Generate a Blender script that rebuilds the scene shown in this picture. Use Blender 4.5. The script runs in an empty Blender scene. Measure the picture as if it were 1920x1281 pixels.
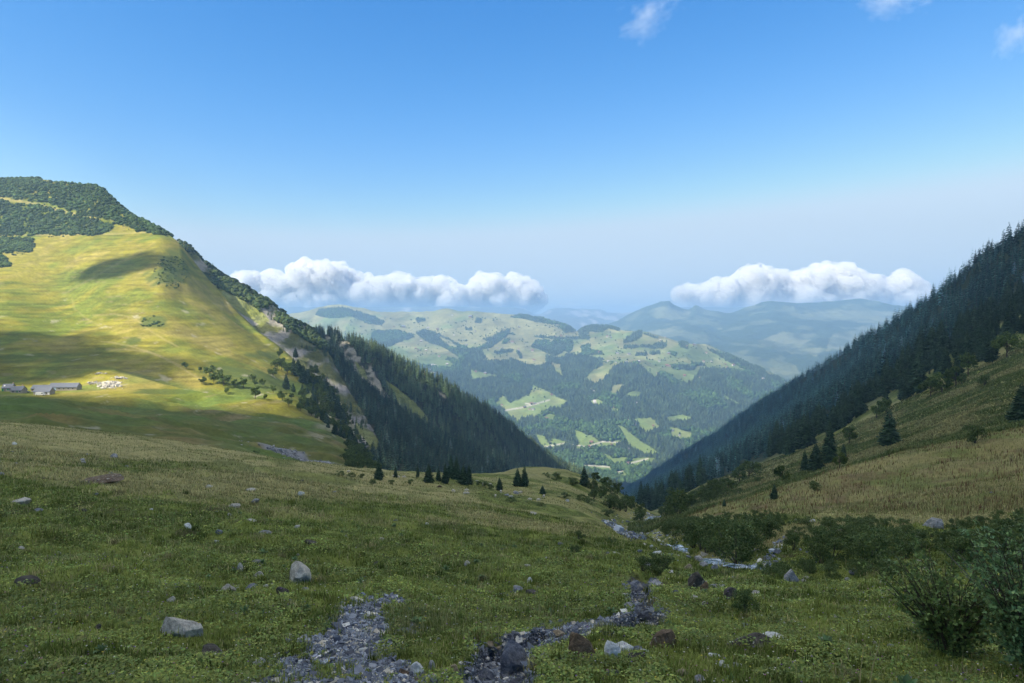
import bpy, math, random
import numpy as np
R = math.radians
random.seed(7)
rng = np.random.default_rng(7)
scene = bpy.context.scene
COL = scene.collection

# ------------------------------------------------------------------ camera, sky, sun, exposure
F_PX, CX, CY = 1280.0, 960.0, 640.5          # focal length and centre in pixels of the 1920 x 1281 photograph
PITCH = math.atan(40.5 / F_PX)               # horizon sits 40 px above the centre
cam_d = bpy.data.cameras.new('camera'); cam_d.sensor_width = 36.0; cam_d.lens = 36.0 * F_PX / 1920.0
cam_d.clip_start = 0.1; cam_d.clip_end = 60000.0
cam = bpy.data.objects.new('camera', cam_d); COL.objects.link(cam)
cam.location = (0, 0, 0); cam.rotation_euler = (R(90) - PITCH, 0, 0)
scene.camera = cam

SUN_EL, SUN_AZ = 43.0, -120.0                 # azimuth measured from the view direction, negative = left
sun_vec = np.array([math.cos(R(SUN_EL)) * math.sin(R(SUN_AZ)), math.cos(R(SUN_EL)) * math.cos(R(SUN_AZ)), math.sin(R(SUN_EL))])
w = bpy.data.worlds.new('World'); scene.world = w; w.use_nodes = True
nt = w.node_tree
sky = nt.nodes.new('ShaderNodeTexSky'); sky.sky_type = 'NISHITA'; sky.sun_disc = False
sky.sun_elevation = R(SUN_EL); sky.sun_rotation = R(SUN_AZ); sky.altitude = 1800; sky.air_density = 1.0
sky.dust_density = 0.6; sky.ozone_density = 1.0
bg = nt.nodes['Background']; bg.inputs['Strength'].default_value = 0.12
# deepen the blue of the sky the way the polarised evening-clear mountain air shows it
sep = nt.nodes.new('ShaderNodeSeparateColor'); comb = nt.nodes.new('ShaderNodeCombineColor')
nt.links.new(sky.outputs[0], sep.inputs[0])
for ch, (k_, p_, a_, cap) in enumerate(((0.248, 2.0, 1.15, 0.66), (0.248, 1.15, 0.80, 0.84), (0.248, 0.75, 0.92, 1.02))):
    m1_ = nt.nodes.new('ShaderNodeMath'); m1_.operation = 'MULTIPLY'; m1_.inputs[1].default_value = k_; nt.links.new(sep.outputs[ch], m1_.inputs[0])
    m2_ = nt.nodes.new('ShaderNodeMath'); m2_.operation = 'POWER'; m2_.inputs[1].default_value = p_; nt.links.new(m1_.outputs[0], m2_.inputs[0])
    m3_ = nt.nodes.new('ShaderNodeMath'); m3_.operation = 'MULTIPLY'; m3_.inputs[1].default_value = a_ / 0.285; nt.links.new(m2_.outputs[0], m3_.inputs[0])
    # soft ceiling so that the horizon stays pale blue
    m4_ = nt.nodes.new('ShaderNodeMath'); m4_.operation = 'SMOOTH_MIN'; m4_.inputs[1].default_value = cap / 0.285; m4_.inputs[2].default_value = 0.5; nt.links.new(m3_.outputs[0], m4_.inputs[0])
    nt.links.new(m4_.outputs[0], comb.inputs[ch])
nt.links.new(comb.outputs[0], bg.inputs[0])
sd = bpy.data.lights.new('sun', 'SUN'); sd.energy = 3.8; sd.angle = R(0.9); sd.color = (1.0, 0.91, 0.74)
so = bpy.data.objects.new('sun', sd); COL.objects.link(so)
from mathutils import Vector
so.rotation_euler = Vector(tuple(sun_vec)).to_track_quat('Z', 'Y').to_euler()
scene.view_settings.view_transform = 'Standard'; scene.view_settings.look = 'None'
scene.view_settings.exposure = 1.35; scene.view_settings.gamma = 1.0
scene.render.engine = 'CYCLES'
cy = scene.cycles
cy.use_denoising = True
try: cy.denoiser = 'OPENIMAGEDENOISE'; cy.denoising_prefilter = 'ACCURATE'
except Exception: pass
cy.max_bounces = 8; cy.diffuse_bounces = 3; cy.glossy_bounces = 2; cy.transparent_max_bounces = 12
cy.transmission_bounces = 3; cy.volume_bounces = 5; cy.caustics_reflective = False; cy.caustics_refractive = False
cy.sample_clamp_indirect = 4

# ------------------------------------------------------------------ geometry of the view
cp, sp = math.cos(PITCH), math.sin(PITCH)
def P(px, py, Y):
    "world point at forward distance Y on the sight line through a photograph pixel"
    px = np.asarray(px, float); py = np.asarray(py, float); Y = np.asarray(Y, float)
    a = (px - CX) / F_PX; b = -(py - CY) / F_PX
    dy = cp + b * sp; dz = b * cp - sp
    return np.stack([a / dy * Y, Y + 0 * a, dz / dy * Y], -1)
def proj(p):
    p = np.asarray(p, float)
    f = p[..., 1] * cp - p[..., 2] * sp; u = p[..., 1] * sp + p[..., 2] * cp
    f = np.where(f < 0.01, 0.01, f)
    return CX + F_PX * p[..., 0] / f, CY - F_PX * u / f

# ------------------------------------------------------------------ noise
def _hash(ix, iy, s):
    h = (ix.astype(np.int64) * 374761393 + iy.astype(np.int64) * 668265263 + s * 1442695041) & 0xffffffff
    h = ((h ^ (h >> 13)) * 1274126177) & 0xffffffff
    return ((h ^ (h >> 16)) & 0xffffff) / float(0xffffff)
def vnoise(x, y, s=0):
    x = np.asarray(x, float); y = np.asarray(y, float)
    ix = np.floor(x); iy = np.floor(y); fx = x - ix; fy = y - iy
    fx = fx * fx * fx * (fx * (fx * 6 - 15) + 10); fy = fy * fy * fy * (fy * (fy * 6 - 15) + 10)
    a = _hash(ix, iy, s); b = _hash(ix + 1, iy, s); c = _hash(ix, iy + 1, s); d = _hash(ix + 1, iy + 1, s)
    return (a + (b - a) * fx + (c - a) * fy + (a - b - c + d) * fx * fy) * 2 - 1
def fbm(x, y, s=0, o=4, g=0.5):
    r = 0; a = 1.0; t = 0
    ca, sa = 0.8, 0.6
    for k in range(o):
        r = r + a * vnoise(x, y, s + k * 17); t += a; a *= g
        x, y = (ca * x - sa * y) * 2.03 + 5.3, (sa * x + ca * y) * 2.03 + 1.7
    return r / t
def smooth(a, b, x):
    t = np.clip((x - a) / (b - a), 0, 1); return t * t * (3 - 2 * t)
def lerp(a, b, t):
    a = np.asarray(a, float); b = np.asarray(b, float); t = np.asarray(t)[..., None]
    return a + (b - a) * t

def pchip(xk, yk, x):
    "shape keeping cubic interpolation; yk may be (k, n)"
    xk = np.asarray(xk, float); yk = np.asarray(yk, float); x = np.asarray(x, float)
    one = yk.ndim == 1
    if one: yk = yk[:, None]
    h = np.diff(xk)[:, None]; d = np.diff(yk, axis=0) / h
    m = np.zeros_like(yk)
    if len(xk) > 2:
        w1 = 2 * h[1:] + h[:-1]; w2 = h[1:] + 2 * h[:-1]
        ok = d[:-1] * d[1:] > 0
        with np.errstate(all='ignore'):
            mm = (w1 + w2) / (w1 / d[:-1] + w2 / d[1:])
        m[1:-1] = np.where(ok, mm, 0)
    m[0] = d[0]; m[-1] = d[-1]
    i = np.clip(np.searchsorted(xk, x) - 1, 0, len(xk) - 2)
    hh = h[i]; t = ((x - xk[i])[:, None] / hh)
    tc = np.clip(t, 0, 1)
    y = ((1 + 2 * tc) * (1 - tc) ** 2) * yk[i] + tc * (1 - tc) ** 2 * hh * m[i] + tc * tc * (3 - 2 * tc) * yk[i + 1] + tc * tc * (tc - 1) * hh * m[i + 1]
    y = y + np.where(t > 1, (t - 1) * hh * m[i + 1], 0) + np.where(t < 0, t * hh * m[i], 0)
    return y[:, 0] if one else y

def inpoly(px, py, poly):
    poly = np.asarray(poly, float); r = np.zeros(np.shape(px), bool)
    x0, y0 = poly[-1]
    for x1, y1 in poly:
        if y0 != y1:
            c = ((y1 > py) != (y0 > py)) & (px < (x0 - x1) * (py - y1) / (y0 - y1) + x1)
            r ^= c
        x0, y0 = x1, y1
    return r

# ------------------------------------------------------------------ materials
def mat(name, col=(0.5, 0.5, 0.5), rough=0.8, attr=None, spec=0.25, noise=None, bump=None, transl=0.0, vary=0.0, noise2=None):
    """col or a colour attribute; noise = (scale in 1/m, low, high) multiplies it; bump = (scale, strength, distance)"""
    m = bpy.data.materials.new(name); m.use_nodes = True
    n = m.node_tree.nodes; l = m.node_tree.links
    b = n['Principled BSDF']; b.inputs['Roughness'].default_value = rough; b.inputs['Specular IOR Level'].default_value = spec
    tc = n.new('ShaderNodeTexCoord')
    if attr:
        a = n.new('ShaderNodeAttribute'); a.attribute_name = attr; src = a.outputs['Color']
    else:
        a = n.new('ShaderNodeRGB'); a.outputs[0].default_value = (*col, 1); src = a.outputs[0]
    for nz in (noise, noise2):
        if nz:
            t = n.new('ShaderNodeTexNoise'); t.inputs['Scale'].default_value = nz[0]; t.inputs['Detail'].default_value = 6; t.inputs['Roughness'].default_value = 0.65
            l.new(tc.outputs['Object'], t.inputs['Vector'])
            mr = n.new('ShaderNodeMapRange'); mr.inputs['From Min'].default_value = 0.3; mr.inputs['From Max'].default_value = 0.7
            mr.inputs['To Min'].default_value = nz[1]; mr.inputs['To Max'].default_value = nz[2]
            l.new(t.outputs['Fac'], mr.inputs['Value'])
            mx = n.new('ShaderNodeVectorMath'); mx.operation = 'SCALE'
            l.new(src, mx.inputs[0]); l.new(mr.outputs[0], mx.inputs['Scale']); src = mx.outputs[0]
    if vary:
        oi = n.new('ShaderNodeObjectInfo'); mr = n.new('ShaderNodeMapRange')
        mr.inputs['To Min'].default_value = 1 - vary; mr.inputs['To Max'].default_value = 1 + vary
        l.new(oi.outputs['Random'], mr.inputs['Value'])
        mx = n.new('ShaderNodeVectorMath'); mx.operation = 'SCALE'
        l.new(src, mx.inputs[0]); l.new(mr.outputs[0], mx.inputs['Scale']); src = mx.outputs[0]
    l.new(src, b.inputs['Base Color'])
    if bump:
        t = n.new('ShaderNodeTexNoise'); t.inputs['Scale'].default_value = bump[0]; t.inputs['Detail'].default_value = 7; t.inputs['Roughness'].default_value = 0.65
        l.new(tc.outputs['Object'], t.inputs['Vector'])
        bp = n.new('ShaderNodeBump'); bp.inputs['Strength'].default_value = bump[1]; bp.inputs['Distance'].default_value = bump[2]
        l.new(t.outputs['Fac'], bp.inputs['Height']); l.new(bp.outputs[0], b.inputs['Normal'])
    if transl:
        out = n['Material Output']; tr = n.new('ShaderNodeBsdfTranslucent'); l.new(src, tr.inputs['Color'])
        ms = n.new('ShaderNodeMixShader'); ms.inputs[0].default_value = transl
        l.new(b.outputs[0], ms.inputs[1]); l.new(tr.outputs[0], ms.inputs[2]); l.new(ms.outputs[0], out.inputs['Surface'])
    return m

# ------------------------------------------------------------------ mesh helpers
def new_mesh(name, V, F, m, cols=None, smooth_shade=False):
    """V (n,3); F (k,3) or (k,4) int array, or a list of such arrays; cols (n,3) point colours"""
    me = bpy.data.meshes.new(name)
    Fs = F if isinstance(F, list) else [F]
    Fs = [np.asarray(f, np.int32) for f in Fs if len(f)]
    V = np.asarray(V, np.float32)
    me.vertices.add(len(V)); me.vertices.foreach_set('co', V.ravel())
    li = np.concatenate([f.ravel() for f in Fs])
    cnt = np.concatenate([np.full(len(f), f.shape[1], np.int32) for f in Fs])
    st = np.concatenate([[0], np.cumsum(cnt)[:-1]]).astype(np.int32)
    me.loops.add(len(li)); me.loops.foreach_set('vertex_index', li)
    me.polygons.add(len(cnt)); me.polygons.foreach_set('loop_start', st)
    me.polygons.foreach_set('use_smooth', np.full(len(cnt), smooth_shade))
    if cols is not None:
        ca = me.attributes.new('col', 'FLOAT_COLOR', 'POINT')
        c4 = np.ones((len(V), 4), np.float32); c4[:, :3] = cols
        ca.data.foreach_set('color', c4.ravel())
    me.update(calc_edges=True)
    if m: me.materials.append(m)
    return me
def link(name, data, parent=None, loc=None, rot=None, scale=None):
    o = bpy.data.objects.new(name, data); COL.objects.link(o)
    if parent: o.parent = parent
    if loc is not None: o.location = tuple(float(v) for v in loc)
    if rot is not None: o.rotation_euler = rot
    if scale is not None: o.scale = (scale,) * 3 if isinstance(scale, (int, float)) else tuple(scale)
    return o
def tag(o, label, cat, group=None):
    o['label'] = label; o['category'] = cat
    if group: o['group'] = group
    return o
def kind(o, k): o['kind'] = k; return o
def thing(name, label, cat, loc=(0, 0, 0), rotz=0.0, scale=1.0, group=None):
    o = link(name, None, None, loc, (0, 0, rotz), scale); tag(o, label, cat, group); return o
def dup(root, loc, rotz, scale, label=None, group=None):
    r = root.copy(); COL.objects.link(r); r.location = tuple(float(v) for v in loc); r.rotation_euler = (0, 0, rotz)
    r.scale = (scale,) * 3 if isinstance(scale, (int, float)) else tuple(scale)
    if label: r['label'] = label
    if group: r['group'] = group
    for ch in list(root.children):
        c = ch.copy(); COL.objects.link(c); c.parent = r
        for g in list(ch.children):
            d = g.copy(); COL.objects.link(d); d.parent = c
    return r
def gridfaces(nv, nu):
    a = (np.arange(nv - 1)[:, None] * nu + np.arange(nu - 1)[None]).ravel()
    return np.stack([a, a + 1, a + nu + 1, a + nu], 1)
def merge(T, pos, rotz, sc, cols_mul=None):
    "T = (V, F, C) template repeated at each position: one big (V, F, C)"
    V, F, C = T; n = len(pos)
    c, s = np.cos(rotz), np.sin(rotz)
    sc = np.asarray(sc, float)
    if sc.ndim == 1: sc = np.repeat(sc[:, None], 3, 1)
    X = V[None] * sc[:, None, :]
    out = np.empty_like(X)
    out[..., 0] = X[..., 0] * c[:, None] - X[..., 1] * s[:, None]
    out[..., 1] = X[..., 0] * s[:, None] + X[..., 1] * c[:, None]
    out[..., 2] = X[..., 2]
    out += pos[:, None, :]
    FF = (F[None] + (np.arange(n) * len(V))[:, None, None]).reshape(-1, F.shape[1])
    CC = np.repeat(C[None], n, 0)
    if cols_mul is not None: CC = CC * cols_mul[:, None, :]
    return out.reshape(-1, 3), FF, CC.reshape(-1, 3)
def cat_parts(parts):
    V = []; F = []; C = []; o = 0
    for v, f, c in parts:
        V.append(v); F.append(f + o); C.append(c); o += len(v)
    return np.concatenate(V), np.concatenate(F), np.concatenate(C)

class Sheet:
    "a piece of terrain: grid of world points, its picture position kept for placing things on it"
    def __init__(self, XYZ):
        self.p = XYZ; self.nv, self.nu = XYZ.shape[:2]
        self.px, self.py = proj(XYZ)
    def at(self, px, py):
        d = (self.px - px) ** 2 + (self.py - py) ** 2
        m = d.min()
        d = np.where(d < m + 9, self.p[..., 1], 1e9)
        i, j = np.unravel_index(np.argmin(d), d.shape)
        return self.p[i, j].copy()
    def scatter(self, n, g):
        p = self.p
        a = p[1:, :-1] - p[:-1, :-1]; b = p[:-1, 1:] - p[:-1, :-1]
        ar = np.abs(a[..., 0] * b[..., 1] - a[..., 1] * b[..., 0]).ravel()
        c = np.cumsum(ar); k = np.searchsorted(c, g.random(n) * c[-1])
        k = np.clip(k, 0, len(ar) - 1)
        i, j = k // (self.nu - 1), k % (self.nu - 1)
        s, t = g.random(n)[:, None], g.random(n)[:, None]
        return (p[i, j] * (1 - s) + p[i + 1, j] * s) * (1 - t) + (p[i, j + 1] * (1 - s) + p[i + 1, j + 1] * s) * t
    def area(self):
        p = self.p
        a = p[1:, :-1] - p[:-1, :-1]; b = p[:-1, 1:] - p[:-1, :-1]
        return np.abs(a[..., 0] * b[..., 1] - a[..., 1] * b[..., 0]).sum()
    def build(self, name, m, col):
        me = new_mesh(name, self.p.reshape(-1, 3), gridfaces(self.nv, self.nu), m, col.reshape(-1, 3), True)
        o = link(name, me); kind(o, 'structure'); return o

def loft(rows, nu, nv, back=None, noise=()):
    """rows: lists of (px, py, Y) from back to front. back = (Y added, metres lower) puts a hidden row behind the first"""
    W = []
    u = np.linspace(0, 1, nu)
    for r in rows:
        r = np.array(r, float); t = (r[:, 0] - r[0, 0]) / (r[-1, 0] - r[0, 0])
        px = pchip(t, r[:, 0], u); py = pchip(t, r[:, 1], u); Y = np.exp(pchip(t, np.log(r[:, 2]), u))
        W.append(P(px, py, Y))
    W = np.array(W)
    if back:
        b = W[0] * (1 + back[0] / W[0][:, 1:2]); b[:, 2] = W[0][:, 2] - back[1]
        W = np.concatenate([b[None], W])
    k = len(W)
    v = np.linspace(0, k - 1, nv)
    out = pchip(np.arange(k), W.reshape(k, -1), v).reshape(nv, nu, 3)
    for (wl, amp, sd_, pw) in noise:
        nz = fbm(out[..., 0] / wl, out[..., 1] / wl, sd_, 4)
        if pw: nz = 1 - 2 * np.abs(nz) ** 0.8
        out[..., 2] += amp * nz
    return Sheet(out)

# ------------------------------------------------------------------ foreground and right-hand valley side, one height field
# rows of constant distance: {Y: [(px, py), ...]}, 'w' points are (x metres, z metres)
NR = [
 (2.0,  [('w', -60, -1.2), ('w', -10, -1.6), ('w', 0, -1.65), ('w', 12, -1.6), ('w', 60, 2)]),
 (4.5,  [('w', -70, -0.5), (-900, 1270), (0, 1278), (960, 1283), (1700, 1281), (2700, 1270), ('w', 75, 12)]),
 (6.5,  [('w', -75, 0), (-600, 1170), (0, 1180), (600, 1190), (960, 1200), (1300, 1195), (1900, 1200), (2500, 1190), ('w', 75, 12)]),
 (9.0,  [('w', -80, 1), (-500, 1080), (0, 1095), (600, 1125), (960, 1140), (1200, 1142), (1350, 1136), (1900, 1125), (2500, 1100), ('w', 75, 12)]),
 (13.0, [('w', -90, 2), (-500, 1000), (0, 1035), (300, 1055), (600, 1070), (900, 1088), (1150, 1100), (1300, 1106), (1500, 1095), (1700, 1088), (1900, 1080), (2500, 1040), ('w', 80, 14)]),
 (20.0, [('w', -100, 4), (-500, 925), (0, 965), (300, 990), (600, 1015), (900, 1040), (1100, 1058), (1230, 1070), (1300, 1080), (1350, 1088), (1450, 1080), (1600, 1072), (1750, 1062), (1920, 1045), (2500, 980), ('w', 90, 18)]),
 (30.0, [('w', -120, 6), (-500, 865), (0, 905), (300, 932), (600, 968), (900, 1002), (1100, 1030), (1230, 1044), (1275, 1052), (1315, 1066), (1350, 1068), (1400, 1050), (1450, 1035), (1500, 1020), (1600, 1008), (1750, 1000), (1920, 985), (2500, 900), ('w', 100, 24)]),
 (45.0, [('w', -150, 8), (-500, 815), (0, 860), (300, 892), (600, 930), (900, 968), (1050, 990), (1150, 1008), (1210, 1019), (1245, 1034), (1275, 1042), (1305, 1034), (1350, 1008), (1400, 990), (1500, 978), (1600, 972), (1750, 966), (1920, 950), (2500, 830), ('w', 130, 34)]),
 (65.0, [('w', -180, 9), (-500, 780), (0, 825), (300, 860), (600, 905), (900, 942), (1050, 966), (1120, 984), (1170, 1002), (1200, 1018), (1225, 1020), (1250, 1012), (1300, 990), (1400, 968), (1500, 955), (1600, 938), (1750, 905), (1920, 868), (2500, 720), ('w', 190, 55)]),
 (90.0, [('w', -220, 8), (-500, 750), (0, 792), (200, 814), (300, 828), (600, 878), (900, 925), (1050, 950), (1110, 968), (1155, 990), (1185, 1002), (1205, 1002), (1240, 990), (1300, 968), (1400, 938), (1500, 908), (1600, 878), (1750, 838), (1920, 803), (2500, 650), ('w', 250, 75)]),
 (130.0,[('w', -300, 0), (-500, 752), (0, 793), (300, 830), (600, 874), (760, 892), (900, 904), (1050, 925), (1120, 952), (1180, 980), (1215, 984), (1250, 977), (1300, 960), (1450, 916), (1600, 874), (1750, 832), (1920, 790), (2500, 610), ('w', 340, 105)]),
 (180.0,[('w', -400, -20), (-500, 790), (0, 815), (300, 850), (600, 880), (760, 887), (880, 889), (950, 884), (1050, 896), (1130, 930), (1190, 965), (1230, 974), (1260, 968), (1320, 948), (1450, 905), (1600, 855), (1750, 800), (1920, 735), (2500, 480), ('w', 450, 150)]),
 (230.0,[('w', -500, -50), (-500, 850), (0, 860), (300, 875), (600, 884), (760, 886), (880, 892), (930, 886), (965, 877), (1000, 874), (1050, 877), (1100, 892), (1150, 915), (1200, 950), (1235, 966), (1270, 955), (1350, 925), (1450, 888), (1600, 838), (1750, 775), (1920, 690), ('w', 260, 30), ('w', 600, 215)]),
 (300.0,[('w', -600, -90), (0, 930), (600, 935), (900, 942), (1050, 945), (1150, 955), (1230, 962), (1280, 945), (1400, 903), (1500, 868), (1600, 822), (1750, 745), (1920, 655), ('w', 300, 30), ('w', 600, 205), ('w', 900, 60)]),
 (420.0,[('w', -700, -150), (0, 1000), (600, 1000), (900, 985), (1100, 985), (1225, 960), (1330, 906), (1420, 872), (1500, 838), (1600, 782), (1750, 700), (1920, 600), ('w', 420, 60), ('w', 600, 185), ('w', 900, 40)]),
 (600.0,[('w', -800, -230), (0, 1050), (900, 1030), (1100, 1000), (1210, 965), (1320, 908), (1430, 860), (1500, 822), (1600, 745), (1750, 650), (1920, 545), ('w', 604, 150), ('w', 900, 10)]),
 (850.0,[('w', -900, -340), (0, 1060), (900, 1050), (1100, 1010), (1200, 957), (1300, 905), (1400, 855), (1500, 790), (1600, 720), (1700, 650), (1800, 560), (1880, 470), ('w', 900, -40)]),
 (1150.0,[('w', -900, -450), (900, 1060), (1100, 1010), (1190, 950), (1300, 896), (1400, 840), (1500, 775), (1600, 697), (1700, 598), ('w', 950, -80)]),
 (1500.0,[('w', -900, -560), (900, 1060), (1100, 1005), (1185, 945), (1300, 885), (1400, 826), (1500, 742), (1560, 682), ('w', 1000, -220)]),
 (2000.0,[('w', -900, -720), (900, 1050), (1100, 995), (1180, 938), (1300, 868), (1400, 785), ('w', 950, -430)]),
 (2450.0,[('w', -900, -850), (1000, 1020), (1100, 975), (1170, 928), (1232, 888), ('w', 900, -700)]),
 (2750.0,[('w', -900, -930), (1050, 1000), (1120, 960), (1160, 935), ('w', 900, -850)]),
 (3300.0,[('w', -900, -1000), (1050, 1030), (1180, 985), ('w', 900, -960)]),
]
CRX = {300.0: 600, 420.0: 600, 600.0: 604, 850.0: 611, 1150.0: 665, 1500.0: 703, 2000.0: 687, 2450.0: 521, 2750.0: 430, 3300.0: 430}
def build_N():
    dense = np.arange(-80, 2010, 2.6)
    left = -80 - np.cumsum(np.geomspace(4, 500, 60)); right = 2010 + np.cumsum(np.geomspace(4, 500, 60))
    pxs = np.concatenate([left[::-1], dense, right])
    lys = np.log(np.array([r[0] for r in NR]))
    PY = []
    for Y, pts in NR:
        q = []
        for t in pts:
            if t[0] == 'w':
                a, b = proj(np.array([t[1], Y, t[2]])); q.append((float(a), float(b)))
            else: q.append((t[0], t[1]))
        q = sorted(q); q = np.array(q)
        y = pchip(q[:, 0], q[:, 1], np.clip(pxs, q[0, 0], q[-1, 0]))
        PY.append(y)
    ly = np.concatenate([np.linspace(np.log(2.0), np.log(30), 420), np.linspace(np.log(30), np.log(300), 420)[1:], np.linspace(np.log(300), np.log(3300), 200)[1:]])
    PYf = pchip(lys, np.array(PY), ly)
    Y = np.exp(ly)[:, None] + 0 * pxs[None]
    W = P(pxs[None] + 0 * Y, PYf, Y)
    # from 300 m on, interpolate along the valley in plan, scaled by the distance of the right-hand crest
    far = [(Yr, pts) for Yr, pts in NR if Yr >= 300]
    us = np.concatenate([np.linspace(-1.6, 0.9, 260), np.linspace(0.9, 1.15, 40)[1:], np.linspace(1.15, 1.6, 12)[1:]])
    lyf = np.log(np.array([f[0] for f in far])); XC = np.array([CRX[f[0]] for f in far]); Z = []
    for (Yr, pts), xc in zip(far, XC):
        q = sorted((t[1], t[2]) if t[0] == 'w' else (float(P(t[0], t[1], Yr)[0]), float(P(t[0], t[1], Yr)[2])) for t in pts)
        q = np.array(q); Z.append(pchip(q[:, 0], q[:, 1], np.clip(us * xc, q[0, 0], q[-1, 0])))
    i0 = int(np.searchsorted(ly, np.log(300.0) - 1e-6))
    Zf = pchip(lyf, np.array(Z), ly[i0:]); xcf = pchip(lyf, XC, ly[i0:])
    for k in range(len(ly) - i0):
        xr = W[i0 + k, :, 0]
        W[i0 + k, :, 2] = np.interp(xr / xcf[k], us, Zf[k])
    PYf = proj(W)[1]
    x, y = W[..., 0], W[..., 1]
    px, py = pxs[None] + 0 * Y, PYf
    dz = 0.05 * fbm(x / 0.55, y / 0.55, 3, 3) * smooth(60, 20, y) + 0.16 * fbm(x / 2.6, y / 2.6, 5, 3) * smooth(2, 8, y)
    dz += 0.22 * (1 - 2 * np.abs(fbm(x / 4.2, y / 4.2, 19, 3))) * smooth(5, 14, y) * smooth(90, 40, y) + 0.75 * fbm(x / 9, y / 9, 9, 3) * smooth(15, 60, y) * smooth(400, 120, y)
    dz += 1.6 * fbm(x / 40, y / 40, 11, 4) * smooth(60, 250, y) + 9 * fbm(x / 150, y / 150, 13, 4) * smooth(300, 900, y) + 14 * fbm(x / 420, y / 420, 15, 3) * smooth(500, 1200, y)
    # terracettes trodden across the near slope
    dz += 0.07 * np.sin(y * 1.9 + x * 0.35 + 2.5 * fbm(x / 6, y / 6, 21)) * smooth(9, 16, y) * smooth(80, 30, y)
    # little ravine of slate cut into the near meadow
    gl = ravine(px, py)
    dz -= 0.20 * gl
    W[..., 2] += dz
    return Sheet(W), pxs, ly, gl
RAV = [(1235, 1078), (1200, 1092), (1195, 1125), (1215, 1158), (1140, 1172), (1060, 1188), (985, 1205), (930, 1245), (935, 1300), (935, 1400)]
RAVW = [12, 22, 15, 27, 15, 20, 32, 52, 75, 110]
def ravine(px, py):
    "1 inside the slate ravine, 0 on the grass (signed by distance to its centre line)"
    best = np.full(np.shape(px), 9.0)
    for k in range(len(RAV) - 1):
        ax, ay = RAV[k]; bx, by = RAV[k + 1]
        asp = 1.6
        t = np.clip(((px - ax) * (bx - ax) + (py - ay) * (by - ay) * asp * asp) / ((bx - ax) ** 2 + (by - ay) ** 2 * asp * asp), 0, 1)
        d = np.hypot(px - ax - t * (bx - ax), (py - ay - t * (by - ay)) * asp) / (RAVW[k] + t * (RAVW[k + 1] - RAVW[k]))
        best = np.minimum(best, d)
    best = best + 0.5 * fbm(px / 24, py / 13, 77, 3)
    return smooth(1.15, 0.8, best)
SCREE = [(470, 1300), (545, 1232), (590, 1200), (610, 1178), (662, 1140), (700, 1119), (742, 1120), (748, 1136), (705, 1158), (735, 1185), (728, 1212), (690, 1236), (765, 1248), (830, 1300)]
def scree(px, py):
    a = inpoly(px + 34 * fbm(px / 26, py / 14, 5, 3), py + 16 * fbm(px / 26, py / 14, 6, 3), SCREE)
    return a * (fbm(px / 30, py / 14, 15, 3) < 0.34).astype(float)
STREAM = [(1440, 1062, 21), (1385, 1068, 23.5), (1352, 1074, 27), (1318, 1062, 33), (1290, 1046, 40), (1250, 1032, 50), (1222, 1018, 65), (1195, 1002, 90), (1212, 986, 122), (1232, 975, 165), (1240, 966, 220)]
N, Npx, Nly, N_rav = build_N()
def n_z(x, y):
    "height of the foreground sheet under a world x, y"
    x = np.asarray(x, float); y = np.asarray(y, float)
    a = (np.log(np.maximum(y, 2.0)));
    i = np.clip(np.searchsorted(Nly, a) - 1, 0, len(Nly) - 2)
    # x is linear in the photograph column only to first order, so walk on the stored x of the row
    def row(i_):
        # stored columns share px: find column by x in that row through px estimate
        out = np.empty(len(x))
        xr = N.p[i_, :, 0]; zr = N.p[i_, :, 2]
        # vectorised search row by row would be slow; px estimate then local linear interpolation
        pxe = CX + F_PX * x / (y * cp)
        j = np.clip(np.searchsorted(Npx, pxe) - 1, 0, len(Npx) - 2)
        for _ in range(4):
            xa = xr[np.arange(len(x)), j]; xb = xr[np.arange(len(x)), j + 1]
            j = np.clip(j + (x > xb).astype(int) - (x < xa).astype(int), 0, len(Npx) - 2)
        k = np.arange(len(x))
        t = np.clip((x - xr[k, j]) / (xr[k, j + 1] - xr[k, j]), 0, 1)
        return zr[k, j] * (1 - t) + zr[k, j + 1] * t
    x = np.atleast_1d(x); y = np.atleast_1d(y); i = np.atleast_1d(i); a = np.atleast_1d(a)
    t = (np.exp(a) - np.exp(Nly[i])) / (np.exp(Nly[i + 1]) - np.exp(Nly[i]))
    # evaluate both rows at x scaled along the sight line, keeps the same column
    return row(i) * (1 - t) + row(i + 1) * t

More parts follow.
